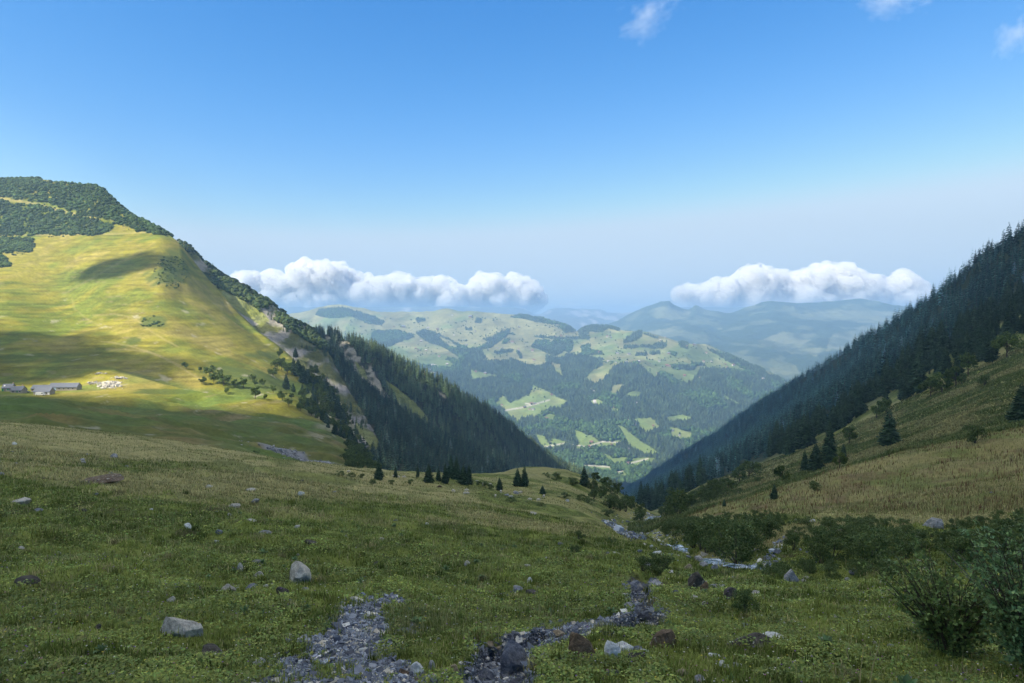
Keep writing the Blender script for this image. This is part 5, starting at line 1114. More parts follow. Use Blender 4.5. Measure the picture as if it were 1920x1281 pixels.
ST = [(338, 1187, 84, 50, 'pale', 'large flat pale boulder with a split edge in the grass'), (405, 1230, 64, 26, 'dark', 'dark flat stone sunk in the grass below the large pale boulder'), (560, 1090, 48, 48, 'pale', 'steep pointed grey boulder with a bluish foot'), (486, 1080, 26, 14, 'pale', 'rough pale stone beside the pointed boulder'), (451, 1070, 11, 20, 'pale', 'upright splinter of pale stone on the slope'), (471, 1102, 22, 12, 'slate', 'small bluish stone below the rough pale one'),
 (530, 1112, 28, 20, 'dark', 'dark mossy stone below the pointed boulder'), (573, 1106, 14, 9, 'grey', 'small grey stone leaning on the pointed boulder'), (1303, 1103, 44, 44, 'dark', 'dark upright boulder shaped like a tooth beside the ravine'), (1322, 1108, 18, 24, 'brown', 'brown stone leaning against the dark upright boulder'), (1372, 1120, 30, 26, 'dark', 'dark rounded stone behind the straggling bush'), (1484, 1090, 34, 34, 'grey', 'blocky grey boulder with a lit top near the far shrubs'), (1497, 1102, 12, 6, 'grey', 'small stone at the foot of the blocky grey boulder'),
 (1186, 1108, 44, 26, 'slate', 'slanting slate slab at the head of the ravine'), (1230, 1096, 30, 12, 'grey', 'flat grey slab at the bend of the ravine'), (1222, 1160, 66, 26, 'slate', 'wide smooth slate rock in the middle of the ravine'), (1222, 1173, 24, 10, 'grey', 'small slab at the foot of the smooth slate rock'), (1178, 1137, 20, 12, 'grey', 'pale little slab in the narrow part of the ravine'),
 (1084, 1232, 62, 72, 'brown', 'large rust-brown boulder standing on end'), (1150, 1236, 34, 52, 'white', 'pale blue-grey boulder beside the rust-brown one'), (1172, 1216, 40, 22, 'white', 'whitish ridge of stone running back from the pale boulder'), (1192, 1236, 44, 20, 'dark', 'dark low stone between the pale boulder and the square brown one'), (1196, 1217, 26, 10, 'slate', 'thin slate plate lying over the dark low stone'), (1243, 1214, 56, 42, 'brown', 'square brown boulder in the grass'), (1238, 1191, 28, 9, 'grey', 'flat plate on the crown of the square brown boulder'),
 (1412, 1208, 86, 24, 'dark', 'long dark striped slab lying in the grass'), (1452, 1200, 46, 22, 'white', 'white slanting slab behind the long dark one'), (964, 1262, 60, 76, 'slate', 'big block of veined blue-grey slate in the ravine'), (910, 1272, 40, 22, 'slate', 'dark wet slab before the veined block'), (918, 1208, 26, 12, 'tan', 'tan flat stone on the brink of the ravine'), (933, 1214, 16, 8, 'tan', 'smaller tan stone next to the flat one on the brink'), (945, 1208, 18, 8, 'pale', 'pale flat stone on the brink of the ravine'), (1046, 1194, 28, 14, 'tan', 'tan boulder in the slate of the ravine'),
 (784, 1264, 30, 28, 'white', 'rounded whitish stone at the edge of the slate scree'), (810, 1260, 16, 34, 'grey', 'pointed grey stone standing like a stake'), (758, 1266, 30, 18, 'brown', 'brown stone in the slate scree'), (783, 1278, 14, 14, 'tan', 'ochre stone before the rounded whitish one'), (852, 1258, 26, 20, 'tan', 'tan stone at the lip of the ravine'),
 (190, 905, 86, 18, 'brown', 'long low brown boulder on the grassy slope'), (207, 903, 38, 14, 'pale', 'pale end piece of the long low boulder'), (42, 944, 36, 13, 'pale', 'speckled whitish boulder by the left border of the slope'), (74, 957, 18, 6, 'slate', 'flat bluish stones below the speckled boulder'), (28, 832, 12, 7, 'white', 'bright white stone in the tall grass of the brow'), (215, 857, 16, 9, 'grey', 'grey stone in the tall grass of the brow'), (154, 861, 12, 5, 'grey', 'second small grey stone in the tall grass of the brow'), (566, 927, 13, 10, 'white', 'round whitish stone on the middle of the slope'), (470, 919, 22, 8, 'pale', 'low pale stone near the round whitish one'), (392, 911, 16, 6, 'pale', 'flat light stone on the upper slope'), (351, 988, 15, 12, 'white', 'angular white stone on the green slope'), (413, 998, 15, 9, 'slate', 'blue slate flake tilted in the grass'), (585, 1018, 26, 12, 'dark', 'dark brown stone protruding from the slope'), (473, 976, 20, 6, 'pale', 'flat pale stone on the green slope'), (557, 987, 12, 7, 'pale', 'small pale stone left of the dark brown one'), (41, 1030, 13, 8, 'pale', 'small pale stone by the left border on the green slope'), (112, 1038, 9, 6, 'pale', 'tiny pale stone near the left border'), (50, 1093, 52, 18, 'dark', 'dark earthy stone by the left border'), (322, 1126, 16, 10, 'pale', 'pale stone above the large flat boulder'), (187, 1176, 16, 14, 'dark', 'dark lump of stone near the rosette plant'),
 (1752, 986, 42, 22, 'grey', 'angular grey boulder on the overgrown bank'), (1726, 999, 18, 8, 'white', 'white stone beside the angular grey boulder'), (1523, 977, 16, 8, 'white', 'small pale boulder below the yellow meadow'), (1494, 973, 6, 4, 'pale', 'tiny stone below the yellow meadow'), (1665, 1052, 14, 9, 'dark', 'dark stone in the overgrown bank'), (1590, 1087, 16, 8, 'grey', 'grey stone at the foot of the low shrubs'), (1234, 1037, 22, 8, 'white', 'long whitish stone on the brink above the stream'), (1200, 1033, 12, 8, 'slate', 'slate stone on the brink above the stream'), (1292, 1064, 18, 12, 'tan', 'brownish flat stone beside the stream'), (1312, 1050, 20, 12, 'grey', 'grey boulder in the bed of the stream'), (1320, 1060, 16, 10, 'grey', 'round boulder in the bed of the stream'), (1345, 1066, 12, 12, 'grey', 'upright stone over the white water'), (1291, 1043, 10, 6, 'slate', 'bluish boulder in the stream under the alders'), (1236, 1013, 7, 5, 'white', 'white stone under the edge of the alder thicket'), (1183, 1000, 10, 6, 'grey', 'stone by the far pool of the stream'), (1373, 1084, 12, 8, 'grey', 'stone where the stream leaves the thicket'), (1345, 1099, 32, 8, 'grey', 'flat grey slab behind the dark upright boulder'), (1420, 1112, 20, 8, 'pale', 'pale flat stone beyond the straggling bush'), (1305, 1120, 18, 7, 'pale', 'pale plate before the dark upright boulder'), (1322, 1130, 18, 5, 'pale', 'flat pale stone in the grass below the upright boulder'), (1268, 1110, 12, 6, 'slate', 'small slate stone beside the tooth-shaped boulder'),
 (969, 923, 13, 8, 'grey', 'grey boulder among the sheep'), (951, 927, 9, 5, 'grey', 'grey stone by the bush on the sheep pasture'), (1066, 938, 8, 5, 'white', 'pale boulder on the path beyond the sheep'), (990, 1062, 16, 8, 'pale', 'pale stone on the near bank, upper'), (878, 1056, 12, 9, 'pale', 'brown and white stone in the middle of the near slope'), (995, 1091, 12, 14, 'white', 'whitish stone like an egg above the ravine'), (970, 1106, 22, 14, 'grey', 'grey lichened stone above the ravine'), (1000, 1110, 26, 10, 'dark', 'dark flat stone beside the lichened one'), (920, 1110, 20, 7, 'tan', 'low tan stone in the grass above the ravine'), (1340, 1230, 26, 8, 'white', 'long white stone in the near grass'), (1358, 1248, 20, 14, 'white', 'white stone with a bluish face in the near grass'), (1280, 1262, 28, 12, 'tan', 'tan triangular stone in the near grass'), (1310, 1276, 22, 16, 'grey', 'grey stone at the lower picture border'), (1065, 1268, 16, 10, 'white', 'white pebble before the rust-brown boulder'), (1130, 1274, 22, 8, 'dark', 'dark plate at the lower picture border'), (620, 1275, 10, 8, 'grey', 'stone at the lower end of the scree'), (207, 1266, 18, 10, 'slate', 'bluish stone at the lower left of the meadow'), (160, 905, 30, 8, 'dark', 'dark end of the long low boulder')]
for k, (a_, b_, wp, hp, mk, lab) in enumerate(ST):
    p = N.at(a_, b_); s = p[1] / F_PX
    rx_, rz_ = wp * s * 0.5, hp * s * 0.62
    me = rock_mesh('stone', 900 + k, (rx_, rx_ * (0.55 + 0.25 * (k % 3) / 2), rz_), MR[mk], sub=4 if wp > 35 else 3, cuts=12)
    nm = 'boulder' if wp >= 34 else 'stone'; me.name = nm
    o = link(nm, me, None, p + np.array([0, 0, rz_ * 0.35]), (random.uniform(-0.12, 0.12), random.uniform(-0.15, 0.15), random.uniform(-0.3, 0.3)))
    tag(o, lab, nm)
RK = [[rock_mesh('stone', 1100 + 5 * i + k, (1, 0.75, 0.5), MR[c], sub=2, cuts=10) for k in range(2)] for i, c in enumerate(('pale', 'grey', 'slate', 'white', 'dark'))]
for i, me2_ in enumerate(RK):
    for me in me2_: me.name = 'stone'
g = np.random.default_rng(97)
p, px, py = near_points(g, 185, 4.6, 60)
for k in range(len(p)):
    if bare_mask(px[k:k + 1], py[k:k + 1], p[k:k + 1, 1])[0]: continue
    i = int(g.choice(5, p=[0.38, 0.22, 0.12, 0.20, 0.08])); s = (0.016 + 0.0025 * p[k, 1]) * math.exp(g.normal(0.1, 0.5))
    o = link('stone', RK[i][k % 2], None, p[k] + (0, 0, 0.25 * s), (g.uniform(-0.3, 0.3), g.uniform(-0.3, 0.3), g.random() * 6.28), (s, s, s))
    tag(o, ('little pale stone lying loose in the grass of the near slope', 'little grey stone lying loose in the grass of the near slope', 'little bluish slate lying loose in the grass of the near slope', 'little white stone lying loose in the grass of the near slope', 'little dark stone lying loose in the grass of the near slope')[i], 'stone', ('loose pale stones', 'loose grey stones', 'loose slates', 'loose white stones', 'loose dark stones')[i])
# boulders in the stream
for k in range(46):
    j = g.integers(0, len(STREAM) - 2); t = g.random(); a1 = np.array(STREAM[j]) * (1 - t) + np.array(STREAM[j + 1]) * t
    q = P(a1[0], a1[1], a1[2]); q[0] += g.normal(0, 0.8 + 0.008 * q[1]); q[2] = n_z([q[0]], [q[1]])[0]
    s = (0.05 + 0.0018 * q[1]) * g.uniform(0.6, 1.4)
    o = link('stone', RK[int(g.choice([0, 1, 2, 3]))][k % 2], None, q + np.array([0, 0, 0.3 * s]), (0, 0, g.random() * 6.28), (s, s, s * 1.2)); tag(o, 'wet stone lying in the bed of the mountain stream', 'stone', 'stones in the bed of the stream')

# ------------------------------------------------------------------ broad-leaved rosette plants
def leaf_blade(L, W, ang, rise, droop, twist, g, col):
    "one pointed oval leaf: centre line curving up and over, 7 stations, folded along the midrib"
    st = np.linspace(0, 1, 7); V = []; C = []
    wv = np.sin(np.pi * np.clip(st * 0.94 + 0.05, 0, 1)) ** 0.8 * W * 0.5
    r = L * st * math.cos(rise); z = L * st * math.sin(rise) - droop * L * st ** 2.2
    for i in range(7):
        c = np.array([r[i], 0, z[i]]); s = np.array([0, wv[i], wv[i] * 0.35])
        V += [c + s, c, c + s * (1, -1, 1)]; C += [col * 1.0, col * 1.35, col * 0.92]
    V = np.array(V); F = []
    for i in range(6):
        for j in range(2): a = i * 3 + j; F += [(a, a + 1, a + 4), (a, a + 4, a + 3)]
    ca, sa = math.cos(ang), math.sin(ang)
    V = np.stack([V[:, 0] * ca - V[:, 1] * sa, V[:, 0] * sa + V[:, 1] * ca, V[:, 2]], 1)
    return V, np.array(F), np.array(C)
def rosette(seed, nl=13, up=0.6, W=0.42):
    g = np.random.default_rng(seed); T = []
    for i in range(nl):
        f = i / (nl - 1); col = np.array([0.105, 0.17, 0.065]) * g.uniform(0.75, 1.35) * (1.15 if i % 4 == 0 else 1)
        T.append(leaf_blade(g.uniform(0.4, 0.58) * (1 - 0.25 * f), W * g.uniform(0.38, 0.5), i * 2.4 + g.normal(0, 0.2), 0.25 + up * f + g.normal(0, 0.08), g.uniform(0.15, 0.5) * (1 - 0.6 * f), 0, g, col))
    return cat_parts(T)
m_bigleaf = mat('broad_leaf', attr='col', rough=0.5, spec=0.35, transl=0.2, vary=0.15)
RS = [tmesh('rosette_plant', rosette(1200 + k, (15, 11, 18)[k], (0.95, 1.2, 0.75)[k], (0.42, 0.3, 0.5)[k]), m_bigleaf) for k in range(3)]
for k, (a_, b_, wp, lab) in enumerate([(1552, 1212, 62, 'large rosette plant with broad grey-green leaves in the near grass'), (676, 1092, 36, 'dark rosette plant beyond the slate scree'), (491, 1152, 30, 'bright green rosette plant with upright leaves on the slope'), (192, 1222, 48, 'wide rosette plant near the left lower corner'), (372, 1240, 34, 'rosette plant beside the dark flat stone'), (393, 1084, 24, 'dark green rosette plant on the middle of the slope'), (905, 1086, 30, 'spiky rosette plant on the near bank'), (748, 1158, 32, 'rosette plant between the scree and the ravine'), (1602, 1284, 40, 'rosette plant cut by the lower picture border'), (1712, 1290, 95, 'tall plant with long pointed leaves at the lower picture border'), (1004, 1146, 26, 'small rosette plant with spreading leaves above the ravine'), (1062, 1112, 20, 'small green rosette plant on the bank'), (968, 1028, 22, 'light green leafy plant on the upper bank'), (1010, 1052, 16, 'second light green leafy plant on the upper bank'), (700, 1100, 14, 'pale little plant right of the dark rosette'), (1440, 1162, 22, 'pair of upright leaves on the near lawn'), (1286, 1166, 20, 'slim green plant by the smooth slate rock'), (280, 1152, 16, 'small bright plant above the large flat boulder'), (640, 945, 16, 'pale green plant in the row on the slope'), (1370, 1272, 34, 'upright leafy plant in the near grass')]):
    p = N.at(a_, min(b_, 1276)) if b_ < 1276 else np.array([(a_ - CX) / F_PX * 4.1, 4.1, n_z([(a_ - CX) / F_PX * 4.1], [4.1])[0]])
    s = wp * p[1] / F_PX * 0.95
    o = link('rosette_plant', RS[k % 3], None, p, (0, 0, random.random() * 6.28), (s, s, s * (1.15 if 'tall' not in lab else 1.8))); tag(o, lab, 'plant')
g = np.random.default_rng(101); p, px, py = near_points(g, 70, 6.5, 45, 400, 1350)
for k in range(len(p)):
    if bare_mask(px[k:k + 1], py[k:k + 1], p[k:k + 1, 1])[0]: continue
    s = g.uniform(0.12, 0.24) * (1 + p[k, 1] * 0.02); o = link('rosette_plant', RS[k % 3], None, p[k], (0, 0, g.random() * 6.28), (s, s, s * 1.2)); tag(o, 'small broad-leaved plant scattered in the short grass', 'plant', 'broad-leaved plants scattered in the grass')

# ------------------------------------------------------------------ the two bushes beside the photographer
def near_bush(label, px_, py_, Y, width, height, seed, lean, nst, nlf, lcol):
    g = np.random.default_rng(seed); base = P(px_, py_, Y); base[2] = n_z([base[0]], [base[1]])[0]
    t = thing('willow_bush', label, 'bush', base)
    T = []; L = []
    for k in range(nst):
        a = g.random() * 6.28; sp_ = width * 0.5 * g.uniform(0.25, 1.0); hh = height * g.uniform(0.6, 1.0)
        path = [np.array([0.04 * math.cos(a), 0.04 * math.sin(a), -0.03])]
        for q in (0.3, 0.6, 1.0): path.append(np.array([sp_ * q ** 1.2 * math.cos(a) + lean[0] * q, sp_ * 0.8 * q ** 1.2 * math.sin(a) + lean[1] * q, hh * q]) + g.normal(0, 0.015, 3))
        T.append(tube(path, [0.008, 0.0065, 0.0045, 0.0015], 5, (0.085, 0.07, 0.055)))
        for b in range(7):
            u = g.uniform(0.1, 1.0); i = min(int(u * 3), 2); f = u * 3 - i; q0 = path[i] * (1 - f) + path[i + 1] * f
            d = np.array([math.cos(a) + g.normal(0, 0.9), math.sin(a) + g.normal(0, 0.9), g.uniform(0.3, 1.3)]); d /= np.linalg.norm(d); ln = height * g.uniform(0.12, 0.3); q1 = q0 + d * ln
            T.append(tube([q0, (q0 + q1) / 2 + g.normal(0, 0.008, 3), q1], [0.003, 0.002, 0.001], 4, (0.10, 0.085, 0.05)))
            for s_ in range(nlf):
                v = g.uniform(0.1, 1.05); c = q0 * (1 - v) + q1 * v; L.append((c, d))
    c = np.array([l_[0] for l_ in L]); d = np.array([l_[1] for l_ in L]); n = len(c)
    u = d * 0.6 + g.normal(size=(n, 3)) * 0.7; u /= np.linalg.norm(u, axis=1)[:, None]; v = np.cross(u, g.normal(size=(n, 3))); v /= np.linalg.norm(v, axis=1)[:, None]; nn = np.cross(u, v)
    Ls = g.uniform(0.024, 0.042, n)[:, None]; Wd = Ls * g.uniform(0.5, 0.72, n)[:, None]
    V = np.stack([c, c + u * Ls * 0.45 + v * Wd * 0.5 + nn * Wd * 0.1, c + u * Ls, c + u * Ls * 0.45 - v * Wd * 0.5 + nn * Wd * 0.1, c + u * Ls * 0.5], 1).reshape(-1, 3)
    b = (np.arange(n) * 5)[:, None]; F = np.concatenate([b + np.array([0, 4, 1]), b + np.array([4, 2, 1]), b + np.array([0, 3, 4]), b + np.array([3, 2, 4])])
    col = np.array(lcol) * g.uniform(0.55, 1.6, n)[:, None] * (1 + g.uniform(-0.1, 0.5, n)[:, None] * np.array([1, 0.45, 0]))
    link('foliage', new_mesh('foliage', V, F, m_bigleaf, np.repeat(col, 5, 0)), t); link('stems', tmesh('stems', cat_parts(T), m_bark), t)
    return t
near_bush('leafy willow bush standing free at the lower right of the near grass', 1785, 1235, 5.4, 1.0, 0.80, 1301, (-0.14, 0.0), 55, 18, (0.11, 0.175, 0.055))
near_bush('tall willow bush cut by the right-hand picture border', 1938, 1255, 4.8, 0.85, 1.0, 1302, (-0.06, 0.0), 55, 18, (0.105, 0.185, 0.075))
near_bush('pale sparse sapling between the two near willow bushes', 1835, 1150, 7.5, 0.5, 0.42, 1303, (0, 0), 9, 9, (0.15, 0.21, 0.07))
def twigs(name, label, px_, py_, Y, ends, r, col, cat='dead branch'):
    b = P(px_, py_, Y); T = []
    g = np.random.default_rng(int(px_))
    for e in ends:
        q = P(e[0], e[1], Y * e[2]) - b; s0 = (P(e[3], e[4], Y * e[2]) - b) if len(e) > 3 else np.zeros(3)
        T.append(tube([s0, s0 + (q - s0) * 0.4 + g.normal(0, 0.012, 3), s0 + (q - s0) * 0.75 + g.normal(0, 0.012, 3), q], [r, r * 0.85, r * 0.6, r * 0.2], 5, col))
    o = link(name, tmesh(name, cat_parts(T), m_bark), None, b); tag(o, label, cat)
twigs('dead_branch', 'bleached dead branch with upright side twigs lying on the slate scree', 724, 1208, 6.2, [(652, 1194, 1.0), (690, 1172, 1.0, 690, 1195), (684, 1178, 1.01, 684, 1194), (676, 1180, 0.99, 674, 1194), (672, 1184, 1.0, 668, 1193), (694, 1182, 1.0, 697, 1198), (664, 1186, 1.0, 662, 1194), (705, 1190, 1.01, 704, 1200)], 0.007, (0.55, 0.5, 0.45))
twigs('bare_twigs', 'bare grey twigs rising behind the near willow bush', 1880, 1140, 8.0, [(1765, 1026, 1.0), (1790, 1030, 1.02), (1824, 1027, 1.0), (1800, 1068, 1.03), (1812, 1060, 0.98), (1840, 1060, 1.0)], 0.009, (0.22, 0.19, 0.17), 'twigs')
twigs('grass_stalk', 'tall straw-coloured grass stalk, the nearer of the pair below the rosette', 1612, 1285, 4.3, [(1622, 1200, 1.0)], 0.003, (0.45, 0.38, 0.18), 'grass stalk')
twigs('grass_stalk', 'tall straw-coloured grass stalk leaning to the right', 1630, 1290, 4.3, [(1652, 1192, 1.0)], 0.003, (0.45, 0.38, 0.18), 'grass stalk')
twigs('grass_stalk', 'straight straw-coloured stalk beside the rosette plant', 1592, 1240, 5.0, [(1593, 1188, 1.0)], 0.003, (0.42, 0.36, 0.18), 'grass stalk')
twigs('bare_stick', 'bare stick lying across the grass near the left border', 12, 1129, 8.6, [(-20, 1126, 1.0), (62, 1132, 1.0)], 0.012, (0.2, 0.14, 0.1), 'stick')

# ------------------------------------------------------------------ sheep
def sheep_mesh():
    me = bpy.data.meshes.new('sheep'); 
    vs = [(0, 0, 0.62), (0.28, 0, 0.64), (-0.28, 0, 0.62), (-0.44, 0, 0.62), (0.46, 0, 0.66), (0.60, 0, 0.56), (0.72, 0, 0.36), (0.80, 0, 0.22), (0.76, 0.0, 0.40),
          (0.30, 0.13, 0.42), (0.31, 0.13, 0.22), (0.31, 0.13, 0.02), (0.30, -0.13, 0.42), (0.33, -0.13, 0.22), (0.36, -0.13, 0.02),
          (-0.34, 0.14, 0.44), (-0.41, 0.14, 0.26), (-0.37, 0.14, 0.02), (-0.34, -0.14, 0.44), (-0.38, -0.14, 0.26), (-0.34, -0.14, 0.02), (-0.52, 0, 0.48),
          (0.66, 0.09, 0.42), (0.66, -0.09, 0.42)]
    es = [(0, 1), (0, 2), (2, 3), (1, 4), (4, 5), (5, 6), (6, 7), (1, 9), (9, 10), (10, 11), (1, 12), (12, 13), (13, 14), (2, 15), (15, 16), (16, 17), (2, 18), (18, 19), (19, 20), (3, 21), (6, 22), (6, 23)]
    rad = [0.24, 0.23, 0.24, 0.17, 0.17, 0.11, 0.085, 0.05, 0.05, 0.09, 0.04, 0.03, 0.09, 0.04, 0.03, 0.10, 0.045, 0.03, 0.10, 0.045, 0.03, 0.03, 0.025, 0.025]
    me.from_pydata(vs, es, []); o = bpy.data.objects.new('tmp', me); COL.objects.link(o)
    sk = o.modifiers.new('s', 'SKIN'); ss = o.modifiers.new('u', 'SUBSURF'); ss.levels = 1
    if not me.skin_vertices: 
        bpy.context.view_layer.objects.active = o
    for i, v in enumerate(me.skin_vertices[0].data if me.skin_vertices else []): v.radius = (rad[i], rad[i]); v.use_root = (i == 0)
    m2 = bpy.data.meshes.new_from_object(o.evaluated_get(bpy.context.evaluated_depsgraph_get())); bpy.data.objects.remove(o); m2.name = 'sheep'
    return m2
try:
    _me = bpy.data.meshes.new('probe'); _me.from_pydata([(0, 0, 0), (0, 0, 1)], [(0, 1)], []); _ob = bpy.data.objects.new('probe', _me); COL.objects.link(_ob); _ob.modifiers.new('s', 'SKIN')
    print('skin layer', len(_me.skin_vertices)); bpy.data.objects.remove(_ob)
except Exception as e: print('skin', e)
SM = sheep_mesh(); m_wool = mat('wool', (0.62, 0.56, 0.46), 0.95, noise=(12.0, 0.8, 1.15)); m_dk = mat('dark_wool', (0.10, 0.07, 0.05), 0.95, noise=(12.0, 0.8, 1.15))
SM.materials.clear(); SM.materials.append(m_wool); SM2 = SM.copy(); SM2.materials.clear(); SM2.materials.append(m_dk)
for k, (a_, b_, rz, dk, lab) in enumerate([(852, 921, 2.6, 0, 'pale sheep seen from behind, nearest the clump of spruces'), (874, 920, 0.3, 0, 'white sheep behind the pair in the middle of the herd'), (879, 926, 3.0, 0, 'white sheep standing broadside in the middle of the herd'), (872, 926, 0.2, 0, 'white sheep grazing nose to tail with the broadside one'), (929, 930, 1.4, 0, 'reddish white sheep seen from the front'), (940, 922, 1.8, 0, 'white sheep just below the stout little spruce'), (907, 909, 1.6, 0, 'white sheep standing by the round bush'), (920, 910, 0.5, 0, 'white sheep farthest along by the round bush'), (896, 902, 3.1, 0, 'cream sheep walking behind the spruce clump'), (863, 902, 0.2, 0, 'white sheep in the shade under the spruce clump'), (994, 937, 2.9, 0, 'white sheep on the path to the knoll, first'), (1011, 938, 0.4, 0, 'white sheep on the path to the knoll, last'), (1021, 931, 1.2, 0, 'pale sheep below the little spruce on the path'), (959, 932, 0.1, 0, 'cream sheep beside the bush on the boulder'), (827, 914, 3.0, 1, 'dark brown sheep alone on the dry grass'), (740, 893, 0.3, 0, 'white sheep between bushes left of the clump'), (748, 894, 2.8, 0, 'white sheep following the one between the bushes'), (758, 895, 0.2, 0, 'white sheep at the end of the row by the bushes'), (978, 925, 0.6, 0, 'yellowish sheep by the grey boulder'), (654, 885, 0.4, 0, 'white sheep beside a low bush near the rubble stream')]):
    p = N.at(a_, b_); s = 8.5 * p[1] / F_PX / 1.25 * (1.0 if b_ > 905 else 0.8)
    o = link('sheep', SM2 if dk else SM, None, p, (0, 0, rz), s); tag(o, lab, 'sheep', 'sheep grazing below the knoll')

# ------------------------------------------------------------------ barns and chalets
def boxm(x0, x1, y0, y1, z0, z1):
    V = np.array([(x, y, z) for z in (z0, z1) for (x, y) in ((x0, y0), (x1, y0), (x1, y1), (x0, y1))], float)
    return V, np.array([(0, 3, 2, 1), (4, 5, 6, 7), (0, 1, 5, 4), (1, 2, 6, 5), (2, 3, 7, 6), (3, 0, 4, 7)])
def house_body(L, W, H, Rf):
    V = np.array([(-L / 2, -W / 2, -1.5), (L / 2, -W / 2, -1.5), (L / 2, W / 2, -1.5), (-L / 2, W / 2, -1.5), (-L / 2, -W / 2, H), (L / 2, -W / 2, H), (L / 2, W / 2, H), (-L / 2, W / 2, H), (-L / 2, 0, H + Rf), (L / 2, 0, H + Rf)])
    return V, [np.array([(0, 1, 5, 4), (2, 3, 7, 6), (0, 3, 2, 1)]), np.array([(1, 2, 6), (1, 6, 9), (1, 9, 5), (3, 0, 4), (3, 4, 8), (3, 8, 7)])]
def roof_v(L, W, H, Rf, o=0.35, t=0.14):
    s = Rf / (W / 2); a = L / 2 + o; b = W / 2 + o; e = H - s * o + 0.03; top = H + Rf + 0.03
    V = np.array([(-a, -b, e), (a, -b, e), (a, 0, top), (-a, 0, top), (a, b, e), (-a, b, e), (-a, -b, e + t), (a, -b, e + t), (a, 0, top + t), (-a, 0, top + t), (a, b, e + t), (-a, b, e + t)])
    F = np.array([(0, 3, 2, 1), (3, 5, 4, 2), (6, 7, 8, 9), (9, 8, 10, 11), (0, 1, 7, 6), (4, 5, 11, 10), (1, 2, 8, 7), (2, 4, 10, 8), (3, 0, 6, 9), (5, 3, 9, 11)])
    return V, F
m_stone_wall = mat('rubble_wall', (0.36, 0.32, 0.26), 0.9, noise=(2.0, 0.6, 1.35), noise2=(9, 0.8, 1.2)); m_slate_roof = mat('slate_roof', (0.11, 0.125, 0.16), 0.5, spec=0.4, noise=(3.0, 0.75, 1.25))
m_green = mat('green_paint', (0.04, 0.20, 0.09), 0.6); m_wood = mat('grey_boards', (0.20, 0.17, 0.14), 0.9, noise=(6, 0.7, 1.3)); m_glass = mat('window_glass', (0.03, 0.035, 0.045), 0.15, spec=0.6); m_white = mat('white_plaster', (0.72, 0.70, 0.66), 0.8, noise=(3, 0.85, 1.1)); m_blue = mat('pale_door', (0.45, 0.55, 0.62), 0.6); m_brick = mat('chimney_brick', (0.40, 0.28, 0.2), 0.9)
def quad_part(name, parent, x, z, w_, h_, yf, m, t=0.08):
    V, F = boxm(x - w_ / 2, x + w_ / 2, yf - t, yf + 0.02, z, z + h_); return link(name, new_mesh(name, V, F, m), parent)
def barn(name, label, cat, px_, py_, Lp, H, W, Rf, rz, openings, chim=None, wall=None, skylight=None):
    p = L1.at(px_, py_); s = p[1] / F_PX; L = Lp * s
    t = thing(name, label, cat, p, rz)
    V, F = house_body(L, W, H, Rf); link('wall', new_mesh('wall', V, F, wall or m_stone_wall), t)
    V, F = roof_v(L, W, H, Rf); rf = link('roof', new_mesh('roof', V, F, m_slate_roof), t)
    for (nm, x, z, w_, h_, m) in openings: quad_part(nm, t, x * L, z, w_, h_, -W / 2, m)
    if chim is not None:
        V, F = boxm(chim * L - 0.35, chim * L + 0.35, 0.3, 1.0, H + Rf * 0.4, H + Rf + 1.1); ch = link('chimney', new_mesh('chimney', V, F, m_brick), rf)
    if skylight is not None:
        zt = H + Rf * 0.45; yy_ = -W / 2 * 0.55; a = math.atan2(Rf, W / 2)
        V, F = boxm(-0.5, 0.5, -0.5, 0.5, 0.0, 0.12); V = V @ np.array([[1, 0, 0], [0, math.cos(a), math.sin(a)], [0, -math.sin(a), math.cos(a)]]) + (skylight * L, yy_, zt + 0.25)
        link('skylight', new_mesh('skylight', V, F, m_white), rf)
    return t
barn('farmhouse', 'small stone farmhouse with dark slate roof and red-topped chimney, outermost left', 'farmhouse', 18, 731, 17, 2.6, 6, 2.6, 0.12, [('door', -0.38, 0, 1.3, 2.1, m_green), ('door', -0.16, 0, 1.0, 2.0, m_wood), ('shutter', 0.15, 0.9, 1.3, 1.0, m_green), ('window', 0.36, 1.0, 0.7, 0.8, m_glass)], 0.42, None, -0.3)
barn('farmhouse', 'stone farmhouse with lighter slate roof and pale chimney', 'farmhouse', 35, 734, 20, 2.2, 6.5, 2.6, 0.06, [('shutter', 0.12, 0.6, 0.9, 1.2, m_green), ('window', -0.25, 0.8, 0.8, 0.8, m_glass), ('window', 0.36, 0.8, 0.7, 0.8, m_glass)], 0.3)
barn('barn', 'long low cowshed with slate roof behind the short one', 'barn', 83, 731, 36, 2.2, 6.5, 2.3, 0.05, [('window', -0.3, 0.9, 0.7, 0.6, m_glass), ('window', -0.42, 0.9, 0.7, 0.6, m_glass)])
barn('barn', 'short front cowshed with slate roof and whitewashed corner', 'barn', 84, 737, 29, 2.3, 6.5, 2.6, 0.05, [('door', 0.18, 0, 1.2, 1.9, m_wood), ('window', 0.32, 0.9, 0.8, 0.6, m_glass), ('wall_panel', 0.45, 0, 1.4, 2.1, m_white)])
barn('barn', 'longest stone cowshed with slate roof, next to the white outcrop', 'barn', 122, 729, 50, 2.5, 7, 2.8, 0.08, [('door', -0.28, 0, 1.9, 2.4, m_blue), ('window', -0.12, 1.1, 0.9, 0.6, m_glass), ('window', 0.04, 1.1, 0.9, 0.6, m_glass), ('window', 0.2, 1.1, 0.9, 0.6, m_glass), ('window', 0.36, 1.1, 0.9, 0.6, m_glass)])
